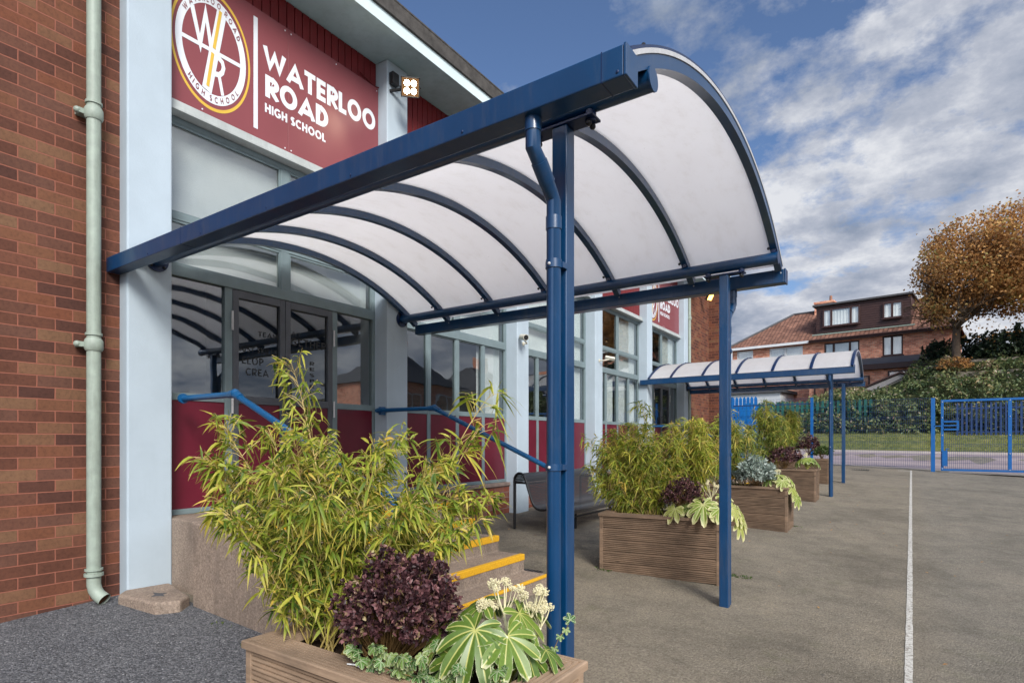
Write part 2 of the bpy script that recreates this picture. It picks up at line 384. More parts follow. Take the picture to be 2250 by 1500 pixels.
m, nt = newmat('road_tarmac'); k = N(nt); p = k.pos(); s = k.n('ShaderNodeSeparateXYZ', inp={0: p})
c = k.ramp(k.noise(k.mapv(p, (.3, 1.2, 1)), 1, 6, .7), [(.3, (.20, .165, .175)), (.5, (.29, .235, .24)), (.7, (.37, .31, .29))])
k.out(k.bsdf(c, .8, None, .25)); M['road'] = m
m, nt = newmat('painted_line'); k = N(nt); p = k.pos(); n1 = k.noise(p, 40, 6, .8)
c = k.ramp(n1, [(.44, (.26, .235, .2)), (.52, (.54, .52, .47))]); k.out(k.bsdf(c, .8, k.bump(n1, .5, .004), .2)); M['line'] = m
m, nt = newmat('grass_ground'); k = N(nt); p = k.pos()
c = k.ramp(k.noise(p, 2.2, 7, .8), [(.3, (.07, .09, .03)), (.5, (.15, .165, .05)), (.7, (.27, .24, .09))])
k.out(k.bsdf(c, .95, k.bump(k.noise(p, 30, 5, .8), .8, .05), .1)); M['grass'] = m
m, nt = newmat('bank_earth'); k = N(nt); p = k.pos()
c = k.ramp(k.noise(p, 1.2, 7, .8), [(.3, (.015, .018, .008)), (.6, (.035, .042, .018)), (.8, (.07, .06, .03))])
k.out(k.bsdf(c, .95, None, .1)); M['bank'] = m

M['bamboo'] = leafmat('bamboo_leaf', [(0, (.05, .11, .014)), (.22, (.14, .22, .022)), (.45, (.32, .39, .04)), (.75, (.56, .53, .08)), (1, (.74, .50, .10))],
                      tip=((.62, .46, .12), [(.62, (0, 0, 0)), (1, (.85, .85, .85))]), edge=((.40, .42, .08), [(.75, (0, 0, 0)), (1, (.7, .7, .7))]), trans=.4)
M['bamboo_far'] = leafmat('distant_bamboo_leaf', [(0, (.08, .13, .02)), (.4, (.18, .24, .035)), (.75, (.36, .37, .06)), (1, (.55, .43, .09))], trans=.4)
M['purple'] = leafmat('purple_leaf', [(0, (.022, .010, .012)), (.35, (.058, .024, .028)), (.6, (.12, .05, .056)), (.8, (.26, .12, .12)), (.95, (.34, .28, .13)), (1, (.46, .40, .22))], trans=.22, rough=.45, spec=.35)
M['fatsia'] = leafmat('variegated_palmate_leaf', [(0, (.07, .14, .022)), (.5, (.15, .24, .034)), (1, (.30, .36, .06))], edge=((.66, .66, .40), [(.93, (0, 0, 0)), (1.0, (1, 1, 1))], 25), vein=((.52, .52, .16), [(.010, (1, 1, 1)), (.022, (0, 0, 0))]), trans=.28, rough=.35, spec=.5)
M['fatsia_lime'] = leafmat('lime_palmate_leaf', [(0, (.12, .20, .03)), (.5, (.24, .32, .05)), (1, (.48, .47, .14))], edge=((.66, .62, .32), [(.8, (0, 0, 0)), (.95, (1, 1, 1))], 25), vein=((.56, .55, .25), [(.012, (1, 1, 1)), (.03, (0, 0, 0))]), trans=.3, rough=.4)
M['ivy'] = leafmat('variegated_ivy_leaf', [(0, (.03, .10, .022)), (.5, (.08, .18, .035)), (1, (.22, .30, .08))], edge=((.52, .52, .26), [(.90, (0, 0, 0)), (1.05, (1, 1, 1))], 70), vein=((.3, .36, .2), [(.03, (1, 1, 1)), (.07, (0, 0, 0))]), trans=.2, rough=.4)
M['silver'] = leafmat('silver_leaf', [(0, (.14, .19, .15)), (.5, (.28, .34, .29)), (1, (.50, .55, .50))], trans=.2, rough=.7)
M['greenleaf'] = leafmat('mid_green_leaf', [(0, (.03, .06, .012)), (.6, (.08, .13, .03)), (1, (.16, .2, .06))], trans=.3)
M['autumn'] = leafmat('autumn_leaf', [(0, (.13, .07, .025)), (.3, (.32, .15, .045)), (.6, (.50, .25, .08)), (.85, (.66, .38, .13)), (1, (.40, .35, .12))], trans=.4, rough=.6)
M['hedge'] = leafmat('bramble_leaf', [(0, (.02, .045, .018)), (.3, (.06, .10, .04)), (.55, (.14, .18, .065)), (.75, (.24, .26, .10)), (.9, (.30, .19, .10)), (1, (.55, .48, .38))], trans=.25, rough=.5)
M['bushdark'] = leafmat('evergreen_leaf', [(0, (.008, .018, .01)), (.6, (.02, .04, .018)), (1, (.05, .075, .03))], trans=.1)

# ------------------------------------------------------------------ ground height
GP = [(-400, -.5), (-6, -.35), (1.4, -.05), (2.4, 0), (5.4, 0), (14.18, .297), (17.14, .41), (23.2, .60), (24, .62), (30.5, .85), (31.2, .95), (33.5, 1.62), (36, 1.9), (60, 2.2), (400, 2.2)]
def sm(a, b, x):
    t = min(1, max(0, (x - a) / (b - a))); return t * t * (3 - 2 * t)
def g(X, Y):
    for (a0, b0), (a1, b1) in zip(GP, GP[1:]):
        if a0 <= Y <= a1: b = b0 + (b1 - b0) * (Y - a0) / (a1 - a0); break
    else: b = 2.2
    xs = -.045 * (max(-6, min(X, 3)) + 5.4) * (1 - sm(26, 33, Y))
    bank = sm(33.8, 38.5, Y) * (1.6 + 2.1 * sm(-3.5, 2.2, X) * (1 - sm(40, 46, Y) * .6))
    return b + xs + bank

def sheet(name, xs, ys, mat, dz=0.0, kind='structure'):
    mb = MB(); vs = [(x, y, g(x, y) + dz) for y in ys for x in xs]; nx = len(xs)
    fs = [(j * nx + i, j * nx + i + 1, (j + 1) * nx + i + 1, (j + 1) * nx + i) for j in range(len(ys) - 1) for i in range(nx - 1)]
    mb.add(vs, fs); o = mb.build(name, mat, smooth='all'); return tag(o, kind=kind)
def lin(a, b, n): return [a + (b - a) * i / (n - 1) for i in range(n)]
xs = [-400, -120, -50, -25, -14, -10, -7, -6, -5, -4, -3, -2, -1, 0, 1, 2, 3, 4, 6, 9, 14, 25, 50, 120, 400]
ys = [-400, -120, -40, -15, -6, -3, 0, 1.4, 2.4, 4, 5.4, 8, 11, 14.18, 17.14, 20, 23.2, 24, 27, 30.5, 31.2, 33.5, 34, 35, 36, 37, 38, 39, 40, 42, 44, 46, 60, 120, 400]
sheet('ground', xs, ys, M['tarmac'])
sheet('road', lin(-30, 40, 40), [24, 25, 27, 29, 30.5], M['road'], .006)
sheet('grass_verge', lin(-30, 40, 60), [31.0, 31.2, 32, 33, 33.5, 34.2], M['grass'], .012)
sheet('bank', lin(-40, 50, 100), lin(34.0, 60, 30), M['bank'], .014)
# kerb along the road, both sides
for nm, y0, y1 in (('kerb', 23.85, 24.0), ('kerb', 30.5, 30.65)):
    mb = MB(); xx = lin(-30, 40, 36); mbv = []
    for a, b in zip(xx, xx[1:]):
        z0, z1 = g(a, y0), g(b, y0)
        mb.add([(a, y0, z0 - .1), (b, y0, z1 - .1), (b, y1, z1 - .1), (a, y1, z0 - .1), (a, y0, z0 + .10 if y0 > 30 else z0 + .02), (b, y0, z1 + .10 if y0 > 30 else z1 + .02), (b, y1, z1 + .10 if y0 > 30 else z1 + .02), (a, y1, z0 + .10 if y0 > 30 else z0 + .02)],
               [(4, 5, 6, 7), (0, 1, 5, 4), (2, 3, 7, 6)])
    tag(mb.build(nm, painted('kerb_stone', (.42, .38, .35), .8, .1, 5, .004, .2)), kind='structure')
mb = MB(); random.seed(3); yy = lin(2.0, 23.0, 200); L = []; Rr = []
for y in yy:
    cx = .0 + .11 * (y - 3) / 20; w = .023 + random.uniform(-.002, .002)
    L.append((cx - w, y, g(cx - w, y) + .004)); Rr.append((cx + w, y, g(cx + w, y) + .004))
mb.add(L + Rr, [(i, len(L) + i, len(L) + i + 1, i + 1) for i in range(len(L) - 1)])
# short cross stroke at the far end
mb.add([(-.25, 22.55, g(-.2, 22.55) + .0045), (.10, 22.55, g(.1, 22.55) + .0045), (.10, 22.66, g(.1, 22.66) + .0045), (-.25, 22.66, g(-.2, 22.66) + .0045)], [(0, 1, 2, 3)])
tag(mb.build('line_marking', M['line']), kind='structure')
# thin concrete strip in front of the gate
mb = MB(); mb.add([(1.1, 22.9, g(1.1, 22.9) + .006), (6, 22.9, g(6, 22.9) + .006), (6, 23.5, g(6, 23.5) + .006), (1.1, 23.5, g(1.1, 23.5) + .006)], [(0, 1, 2, 3)])
tag(mb.build('path', painted('pale_strip', (.3, .27, .24), .85, .2, 6, .004, .2)), kind='structure')

# ================================================================== SCHOOL BUILDING
XG = -5.62; PX = -5.40; BX = -5.54; DY = 2.94
school = thing('school_building', 'brick and pale blue school block with glazed bays, maroon panels and flat overhanging roof', 'school building', (-5.4, 2.4, 0))
def addpart(mb, name, mat, par=school, **kw): return mb.build(name, mat, par, **kw)
mb = MB(); mb.box(-15, BX, -14, 2.19, -.8, 9.0); addpart(mb, 'brick_wall', M['brick'])
mb = MB(); mb.box(-15, BX, 17.30, 19.94, -.5, 6.9); mb.box(-15, -5.16, 19.94, 20.6, -.5, 6.9); addpart(mb, 'brick_wall', M['brick'])
mb = MB(); mb.box(-15.02, -5.0, 17.28, 20.7, 6.903, 7.05); addpart(mb, 'coping', M['fasciapale'])
for kx in range(6):
    y1 = 2.55 + DY * kx; zb = -.3
    mb = MB(); mb.box(-5.75, PX, y1 - .36, y1, zb, 6.108)
    addpart(mb, 'pillar', M['render'], bevel=.012)
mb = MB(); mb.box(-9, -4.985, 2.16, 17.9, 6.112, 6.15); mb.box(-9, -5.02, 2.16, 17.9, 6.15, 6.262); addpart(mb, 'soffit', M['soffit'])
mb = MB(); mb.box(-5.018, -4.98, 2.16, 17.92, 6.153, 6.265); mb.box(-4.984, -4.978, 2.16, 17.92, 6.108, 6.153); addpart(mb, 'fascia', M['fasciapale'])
mb = MB(); mb.box(-15, -4.95, 2.195, 17.95, 6.268, 6.45); mb.box(-5.1, -4.945, 2.19, 17.96, 6.45, 6.47); addpart(mb, 'roof', M['roofedge'])
# interior
mb = MB(); mb.box(-10.0, -9.9, 2.3, 17.2, .2, 6.0); mb.box(-9.9, XG - .14, 2.3, 17.2, .4, .60); mb.box(-9.9, XG - .14, 2.3, 17.2, 4.45, 4.6)
for kx in range(1, 5): mb.box(-9.9, -5.76, 2.33 + DY * kx - .05, 2.33 + DY * kx + .05, .6, 4.45)
mb.box(-9.9, -5.76, 2.19, 2.29, .2, 6.0); mb.box(-9.9, -5.76, 17.2, 17.29, .2, 6.0)
addpart(mb, 'interior', M['inside'])

def pane(y0, y1, z0, z1, par, mat='glass', x=XG - .03):
    mb = MB(); mb.box(x - .006, x, y0, y1, z0, z1); return mb.build('pane', M[mat], par)
def panel(y0, y1, z0, z1, par, x=XG - .012):
    mb = MB(); mb.box(x - .02, x, y0, y1, z0, z1); return mb.build('lower_panel', M['maroon'], par)
for kx in range(5):
    yo = DY * kx; ya, yb = 2.55 + yo, 5.13 + yo
    ent = kx in (0, 4)
    v0, v1, v2 = 3.20 + yo, 3.835 + yo, 4.485 + yo
    zb = .615
    fr = MB(); x0, x1 = XG - .07, XG
    fw = .045
    # outer frame
    fr.box(x0, x1, ya, ya + fw, zb, 4.32); fr.box(x0, x1, yb - fw, yb, zb, 4.32)
    fr.box(x0, x1, ya + fw, yb - fw, 4.265, 4.32)
    fr.box(x0, x1 + .012, ya + fw, yb - fw, 2.84, 2.945)
    fr.box(x0, x1, ya + fw, yb - fw, 3.365, 3.425)
    for z0, z1 in ((2.945, 3.365), (3.425, 4.265)): fr.box(x0, x1, v1 - .05, v1 + .05, z0, z1)
    if ent:
        fr.box(x0, x1, v0 - .045, v0 + .035, zb, 2.84); fr.box(x0, x1, v2 - .02, v2 + .05, zb, 2.84)
        for a, b in ((ya + fw, v0 - .045), (v2 + .05, yb - fw)):
            fr.box(x0, x1, a, b, 1.685, 1.755); fr.box(x0, x1 + .01, a, b, zb, .665)
        fr.box(x0 - .02, x1 - .01, v0 + .035, v2 - .02, zb, .635)
    else:
        for v in (v0, v1, v2): fr.box(x0, x1, v - .035, v + .035, zb, 2.84)
        for a, b in ((ya + fw, v0 - .035), (v0 + .035, v1 - .035), (v1 + .035, v2 - .035), (v2 + .035, yb - fw)):
            fr.box(x0, x1 - .003, a, b, 1.685, 1.755); fr.box(x0, x1 + .01, a, b, zb, .665)
    F = addpart(fr, 'entrance_screen' if ent else 'window', M['frame'], bevel=.004)
    bd = MB()
    for a, b in ((ya + fw, v1 - .05), (v1 + .05, yb - fw)):
        for z0, z1 in ((2.945, 3.365), (3.425, 4.265)):
            pane(a, b, z0, z1, F)
            t = .022
            for q in ((a, a + t, z0, z1), (b - t, b, z0, z1), (a + t, b - t, z0, z0 + t), (a + t, b - t, z1 - t, z1)):
                bd.box(XG - .026, XG - .008, *q[:2], *q[2:])
    bd.build('glazing_bead', M['frame'], F)
    # trim above head, sill below, cladding
    tm = MB(); tm.box(XG - .1, -5.50, ya + .002, yb - .002, 4.325, 4.352); tm.box(XG - .1, -5.525, ya + .002, yb - .002, 4.352, 4.425)
    addpart(tm, 'lintel_trim', M['trim'], bevel=.004)
    cl = MB(); cl.box(XG - .1, -5.625, ya + .001, yb - .001, 4.43, 6.11)
    nb = 26; w = (yb - ya) / nb
    for i in range(nb): cl.box(-5.625, -5.600, ya + i * w + .005, ya + (i + 1) * w - .005, 4.435, 6.105)
    addpart(cl, 'red_cladding', M['clad'], bevel=.003, seg=1)
    bl = MB()
    if ent:
        pane(ya + fw, v0 - .045, 1.755, 2.84, F); pane(v2 + .05, yb - fw, 1.755, 2.84, F)
        panel(ya + fw, v0 - .045, .665, 1.685, F); panel(v2 + .05, yb - fw, .665, 1.685, F)
        for di, (a, b, hs) in enumerate(((v0 + .037, v1 - .003, -1), (v1 + .003, v2 - .022, 1))):
            d = MB(); s = .062; dx0, dx1 = XG - .05, XG + .004
            d.box(dx0, dx1, a, a + s, .637, 2.836); d.box(dx0, dx1, b - s, b, .637, 2.836)
            d.box(dx0, dx1, a + s, b - s, 2.756, 2.836); d.box(dx0, dx1, a + s, b - s, 1.685, 1.765); d.box(dx0, dx1, a + s, b - s, .637, .70)
            D = addpart(d, 'door', M['doorgrey'], bevel=.004)
            D['label'] = 'left door leaf with dark vinyl words on its glass' if (kx == 0 and di == 0) else ('right door leaf with dark vinyl words on its glass' if kx == 0 else 'dark grey glazed door leaf')
            pane(a + s, b - s, 1.765, 2.756, D, 'doorglass'); panel(a + s, b - s, .70, 1.685, D)
            hy = a - .012 if hs < 0 else b + .012
            for hz in (2.42, 1.58, .86):
                h = MB(); h.tube([(dx1 + .012, hy, hz), (dx1 + .012, hy, hz + .19)], .012, 8); h.tube([(dx1 + .012, hy, hz + .09), (dx1 + .012, hy, hz + .10)], .0135, 8)
                h.build('hinge', M['steel'], D)
            hd = MB(); yy = b - .03 if hs < 0 else a + .03
            hd.tube([(dx1, yy, 1.62), (dx1 + .05, yy, 1.64), (dx1 + .05, yy, 1.95), (dx1, yy, 1.97)], .010, 8); 
            if kx == 0 and di == 0: pass
            hd.build('handle', M['black'], D)
            if kx == 0: globals()['DOOR%d' % di] = (D, a + s, b - s)
    else:
        cols = [(ya + fw, v0 - .035), (v0 + .035, v1 - .035), (v1 + .035, v2 - .035), (v2 + .035, yb - fw)]
        for a, b in cols:
            pane(a, b, 1.755, 2.84, F); panel(a, b, .665, 1.685, F)
            t = .018; bd2 = MB()
            for q in ((a, a + t, 1.755, 2.84), (b - t, b, 1.755, 2.84), (a + t, b - t, 2.822, 2.84)): bd2.box(XG - .026, XG - .010, *q)
            bd2.build('glazing_bead', M['frame'], F)
        pl = MB(); pl.box(XG - .12, -5.56, ya + .002, yb - .002, -.4, .555); addpart(pl, 'brick_plinth', M['plinth'])
        si = MB(); si.box(XG - .12, -5.535, ya + .002, yb - .002, .556, .612); addpart(si, 'sill', M['sill'], bevel=.006)
    # blinds / curtains hanging inside (pleated); second bay's upper sheet is added, standing in for pale sky reflection
    spans = {0: [(ya + .05, yb - .05, 3.0, 4.3, 'blind')], 1: [(v2 - .02, yb - .03, 1.7, 2.93, 'blind'), (ya + .05, yb - .05, 2.94, 4.3, 'curtain')], 2: [(ya + .02, yb - .05, 2.94, 4.3, 'curtain'), (v1, yb - .03, 1.7, 2.93, 'blind')],
             3: [(v1 + .2, yb - .03, 1.7, 4.3, 'blind'), (v0 + .1, v0 + .6, 1.7, 2.9, 'curtain')], 4: [(v2 - .4, yb - .05, 2.95, 4.3, 'curtain')]}[kx]
    for a, b, z0, z1, mt in spans:
        c_ = MB(); pl_ = 0 if kx == 0 else .014; n_ = int((b - a) / .035); vs = []
        for i in range(n_ + 1):
            y = a + (b - a) * i / n_; x = XG - .12 + pl_ * (1 if i % 2 else -1)
            vs += [(x, y, z0), (x, y, z1)]
        c_.add(vs, [(2 * i, 2 * i + 2, 2 * i + 3, 2 * i + 1) for i in range(n_)]); c_.build('blind', M[mt], F)

# ------------------------------------------------------------------ lettering
def arc(cx, cy, rx, ry, a0, a1, n=10): return [(cx + rx * math.cos(R(a0 + (a1 - a0) * i / n)), cy + ry * math.sin(R(a0 + (a1 - a0) * i / n))) for i in range(n + 1)]
def glyph(ch, w):
    h = w / 2; T = 1 - h; B = h
    G = {
     'W': (1.18, [[(h * .6, 1), (.33, 0 + h * .6), (.59, .86), (.85, h * .6), (1.18 - h * .6, 1)]]),
     'A': (.92, [[(h * .5, 0), (.46, 1 - h * .5), (.92 - h * .5, 0)], [(.2, .27), (.72, .27)]]),
     'T': (.66, [[(0, T), (.66, T)], [(.33, T), (.33, 0)]]),
     'E': (.56, [[(.56, T), (h, T), (h, B), (.56, B)], [(h, .5), (.52, .5)]]),
     'R': (.68, [[(h, 0), (h, 1)], [(h, T), (.36, T)] + arc(.36, .68, .32 - h * .6, .32 - h, 90, -90, 8) + [(h, .36)], [(.34, .36), (.64, 0)]]),
     'L': (.52, [[(h, 1), (h, B), (.52, B)]]),
     'O': (.96, [arc(.48, .5, .48 - h, .52 - h, 90, 450, 26)]),
     'D': (.76, [[(h, B), (h, T), (.30, T)] + arc(.30, .5, .46 - h, .5 - h, 90, -90, 14) + [(h, B)]]),
     'H': (.76, [[(h, 0), (h, 1)], [(.76 - h, 0), (.76 - h, 1)], [(h, .5), (.76 - h, .5)]]),
     'I': (w, [[(h, 0), (h, 1)]]),
     'G': (.88, [arc(.48, .5, .48 - h, .52 - h, 50, 330, 20) + [(.86 - h, .45), (.52, .45)]]),
     'S': (.58, [arc(.29, .73, .27 - h * .6, .27 - h, 30, 270, 10) + arc(.29, .27, .29 - h * .6, .27 - h, 90, -150, 10)]),
     'C': (.82, [arc(.48, .5, .48 - h, .52 - h, 48, 312, 20)]),
     'U': (.72, [[(h, 1), (h, .34)] + arc(.36, .34, .36 - h, .34 - h, 180, 360, 10) + [(.72 - h, 1)]]),
     'K': (.68, [[(h, 0), (h, 1)], [(.62, 1), (h, .42)], [(.28, .6), (.66, 0)]]),
     'M': (.9, [[(h, 0), (h, 1), (.45, .35), (.9 - h, 1), (.9 - h, 0)]]),
     'P': (.64, [[(h, 0), (h, 1)], [(h, T), (.34, T)] + arc(.34, .68, .30 - h * .6, .32 - h, 90, -90, 8) + [(h, .36)]]),
     'Y': (.74, [[(h * .5, 1), (.37, .48), (.74 - h * .5, 1)], [(.37, .48), (.37, 0)]]),
    }
    return G[ch]
def ribbon(pts, w):
    closed = len(pts) > 3 and math.dist(pts[0], pts[-1]) < 1e-4
    P = [Vector(p) for p in (pts[:-1] if closed else pts)]; n = len(P); Lf = []; Rg = []
    for i in range(n):
        a = P[i - 1] if (i > 0 or closed) else None; b = P[(i + 1) % n] if (i < n - 1 or closed) else None
        d1 = (P[i] - a).normalized() if a is not None else None; d2 = (b - P[i]).normalized() if b is not None else None
        if d1 is None: d1 = d2
        if d2 is None: d2 = d1
        n1 = Vector((-d1.y, d1.x)); n2 = Vector((-d2.y, d2.x)); m_ = (n1 + n2)
        if m_.length < 1e-3: m_ = n1
        m_.normalize(); k_ = w / 2 / max(.35, m_.dot(n1))
        Lf.append(P[i] + m_ * k_); Rg.append(P[i] - m_ * k_)
    fs = []
    m_ = n if closed else n - 1
    vs = [tuple(v) for v in Lf + Rg]
    for i in range(m_): fs.append((i, n + i, n + (i + 1) % n, (i + 1) % n))
    return vs, fs
CNT = [0]
def put(mb, vs, fs, fn, x):
    """fn maps (s,t) to (y,z); x is the plane of the face"""
    CNT[0] = (CNT[0] + 1) % 5; dx = CNT[0] * .00035
    q = [fn(*v) for v in vs]; n = len(q)
    top = [(x + dx, a, b) for a, b in q]
    mb.add(top, fs)
def text_width(s, w, gap): return sum(glyph(c, w)[0] + gap if c != ' ' else .38 for c in s) - gap
def text(mb, s, y0, y1, z0, z1, x, w=.2, gap=.1):
    W = text_width(s, w, gap); cur = 0
    for c in s:
        if c == ' ': cur += .38; continue
        adv, st = glyph(c, w)
        for pl in st:
            vs, fs = ribbon(pl, w)
            vs = [(a, min(1.02, max(-.02, b))) for a, b in vs] if c in 'WATERLDHIKMPYE' else vs
            put(mb, vs, fs, lambda a, b, cur=cur: (y0 + (a + cur) / W * (y1 - y0), z0 + b * (z1 - z0)), x)
        cur += adv + gap

def make_sign(label):
    S = thing('sign_board', label, 'sign', (-5.56, 2.56, 4.43), 'maroon school name boards')
    sx = -5.56
    mb = MB(); mb.box(-5.598, sx, 2.552, 3.8265, 4.432, 5.78); mb.box(-5.598, sx, 3.8295, 5.127, 4.432, 5.78); mb.build('board', M['sign'], S, bevel=.0015, seg=1)
    cy, cz = 2.995, 5.083
    def E(u, v): return (cy + .345 * u, cz + .515 * v)
    def ring(r0, r1, n=96):
        p0 = [(r0 * math.cos(2 * math.pi * i / n), r0 * math.sin(2 * math.pi * i / n)) for i in range(n)]
        p1 = [(r1 * math.cos(2 * math.pi * i / n), r1 * math.sin(2 * math.pi * i / n)) for i in range(n)]
        return p0 + p1, [(i, n + i, n + (i + 1) % n, (i + 1) % n) for i in range(n)]
    cr = MB()
    put(cr, *ring(.825, 1.0), E, sx + .001)
    for pl, w in (([(-.83, -.015), (.83, -.005)], .075), ([(-.56, .62), (-.335, .0), (-.19, .62), (-.02, .0)], .12), ([(.285, .86), (-.155, -.80)], .27),
                  ([(.12, -.085), (.2, -.085), (.29, -.13), (.325, -.22), (.29, -.32), (.2, -.40), (.05, -.42)], .10), ([(.19, -.40), (.30, -.76)], .09)):
        vs, fs = ribbon(pl, w); put(cr, vs, fs, E, sx + .0025)
    CR = cr.build('crest', M['signwhite'], S)
    gd = MB(); put(gd, *ring(1.075, 1.135), E, sx + .001)
    for pl in ([(.235, .82), (.045, .045)], [(.01, -.05), (-.135, -.72)]):
        vs, fs = ribbon(pl, .085); put(gd, vs, fs, E, sx + .0055)
    gd.build('gold_ring', M['gold'], S)
    rt = MB()
    def ringtext(s, a0, a1, flip, hh=.105, w=.16):
        W = text_width(s, w, .22); cur = 0
        for c in s:
            if c == ' ': cur += .38; continue
            adv, st = glyph(c, w); mid = (cur + adv / 2) / W; ang = R(a0 + (a1 - a0) * mid)
            rad = (math.cos(ang), math.sin(ang)); tan = (math.sin(ang), -math.cos(ang)) if not flip else (-math.sin(ang), math.cos(ang))
            up = rad if not flip else (-rad[0], -rad[1])
            for pl in st:
                vs, fs = ribbon(pl, w)
                put(rt, vs, fs, lambda a, b: E(rad[0] * .9125 + tan[0] * (a - adv / 2) * hh + up[0] * (b - .5) * hh, rad[1] * .9125 + tan[1] * (a - adv / 2) * hh + up[1] * (b - .5) * hh), sx + .0045)
            cur += adv + .22
    ringtext('WATERLOO ROAD', 150, 30, False); ringtext('HIGH SCHOOL', 224, 324, True)
    rt.build('crest_lettering', M['sign'], S)
    br = MB(); br.box(sx + .0005, sx + .003, 3.424, 3.470, 4.53, 5.68); br.build('divider_bar', M['signwhite'], S)
    tx = MB()
    text(tx, 'WATERLOO', 3.537, 5.075, 5.205, 5.445, sx + .001, .235, .085)
    text(tx, 'ROAD', 3.555, 4.355, 4.915, 5.148, sx + .001, .245, .085)
    text(tx, 'HIGH SCHOOL', 3.552, 4.318, 4.752, 4.846, sx + .001, .235, .11)
    tx.build('lettering', M['signwhite'], S)
    for (a, b) in ((3.79, 5.74), (3.865, 5.74), (4.47, 5.74), (5.10, 5.74), (3.79, 4.47), (3.865, 4.47), (5.10, 4.47), (5.10, 5.0), (2.9, 4.47)):
        q = MB(); q.ball((sx, a, b), .0085, 6, 4, (.5, 1, 1)); q.build('screw', M['signwhite'], S)
    return S
sg = make_sign('large maroon school name board above the nearest entrance, beside the lit floodlight')
copy_thing(sg, (0, 4 * DY, 0), 'smaller-looking maroon name board above the far entrance, beyond the canopy edge')

# vinyl words on the doors
D0, a0, b0 = DOOR0; D1, a1, b1 = DOOR1; vx = XG - .028
mb = MB(); w0 = b0 - a0
text(mb, 'TEAM', a0 + .50 * w0, b0 - .01, 2.405, 2.455, vx, .16, .25)
text(mb, 'RUST SKILLS', a0 + .01, b0 - .02, 2.225, 2.285, vx, .16, .28)
text(mb, 'ELOP', a0 + .12 * w0, a0 + .62 * w0, 2.10, 2.175, vx, .16, .25); text(mb, 'CREA', a0 + .2 * w0, a0 + .75 * w0, 1.985, 2.06, vx, .16, .25)
mb.build('lettering', M['vinyl'], D0)
mb = MB(); w1 = b1 - a1
text(mb, 'GETHER', a1 + .02, b1 - .01, 2.365, 2.45, vx, .18, .22); text(mb, 'AY', a1 + .06 * w1, a1 + .3 * w1, 2.475, 2.52, vx, .16, .25)
for i, ch in enumerate('RESPECT'): text(mb, ch, a1 + .54 * w1, a1 + .66 * w1, 2.17 - i * .066, 2.21 - i * .066, vx, .2)
mb.build('lettering', M['vinyl'], D1)

# ------------------------------------------------------------------ drainpipes on the building
def drainpipe(y, label, x=-5.45, zb=.0, full=True):
    T = thing('drainpipe', label, 'drainpipe', (x, y, zb), 'pale grey-green drainpipes on the school')
    p = MB(); p.tube([(x, y, zb + .2), (x, y, 9.0 if full else 6.2)], .05, 14); p.build('pipe', M['pipegreen'], T, smooth=True)
    for z in ((3.95, 2.08, 5.9) if full else (3.35, 5.0)):
        c = MB(); c.tube([(x, y, z - .05), (x, y, z - .03), (x, y, z + .03), (x, y, z + .05)], [.056, .066, .066, .056], 14)
        c.tube([(x, y, z + .075), (x, y, z + .095)], .06, 14)
        c.box(x - .1, x - .01, y - .10, y + .05, z - .02, z + .02); c.ball((x - .03, y - .105, z), .026, 8, 6)
        c.build('collar', M['pipegreen'], T, smooth=True)
    if full:
        s = MB(); s.tube([(x, y, zb + .25), (x, y, zb + .235)], .064, 14); s.tube([(x, y, zb + .215), (x, y, zb + .19)], .068, 14)
        pts = [(x, y, zb + .20), (x, y, zb + .12), (x + .01, y + .006, zb + .075), (x + .035, y + .02, zb + .035), (x + .085, y + .045, zb - .0)]
        s.tube(pts, [.05, .05, .05, .05, .052], 14, cap=False); s.build('shoe', M['pipegreen'], T, smooth=True)
        q = MB(); q.tube([pts[-2], (x + .075, y + .04, zb + .008)], .046, 14); q.build('opening', M['rust'], T, smooth=True)
    return T
drainpipe(1.967, 'pale green drainpipe on the near brick wall, with collars and an open rusty shoe', zb=.02)
drainpipe(17.42, 'thin grey drainpipe between the last pillar and the far brick wall', x=-5.42, zb=.3, full=False)

# concrete slab at pillar foot
mb = MB(); mb.prism([(-5.30, 2.08), (-4.80, 2.14), (-4.70, 2.28), (-4.80, 2.40), (-5.38, 2.52), (-5.42, 2.18)], 'z', -.15, .055)
tag(mb.build('concrete_slab', M['concrete'], bevel=.02), 'flat worn concrete slab at the foot of the first pale blue pillar', 'slab')
# cracks in the slab
mb = MB(); mb.prism([(-5.13, 2.27), (-5.05, 2.25), (-5.0, 2.2), (-4.99, 2.24), (-4.93, 2.27), (-5.0, 2.29), (-5.02, 2.33), (-5.06, 2.29)], 'z', .0555, .058)
tag(mb.build('slab_patch', M['fgrey']), 'small dark star-shaped tar patch on the concrete slab', 'patch')

# ================================================================== STEPS
def make_steps(label):
    T = thing('entrance_steps', label, 'steps', (-4.3, 3.6, 0), 'concrete entrance steps')
    st = [(-4.05, .64), (-3.76, .485), (-3.45, .335), (-3.14, .18), (-2.85, .02)]
    poly = [(-4.77, -.4), (-4.77, .64), (-4.05, .64)]
    for i in range(1, 5): poly += [(st[i - 1][0], st[i][1]), (st[i][0], st[i][1])]
    poly += [(-2.85, -.4)]
    mb = MB(); mb.prism(poly, 'y', 2.41, 4.82); mb.box(-5.75, -4.772, 2.551, 5.125, -.4, .614)
    mb.build('platform', M['concrete'], T, bevel=.012)
    for i, (x, z) in enumerate(st):
        n = MB(); n.box(x - .05, x + .007, 2.45, 4.818, z - .055, z + .005) if i < 4 else n.box(x - .03, x + .006, 2.45, 4.818, z - .02, z + .005)
        n.build('nosing', M['yellow'], T, bevel=.006)
    return T
steps = make_steps('concrete entrance steps with yellow edges behind the nearest bamboo planter')
copy_thing(steps, (0, 4 * DY, .12), 'concrete entrance steps under the far canopy, mostly hidden by plants')
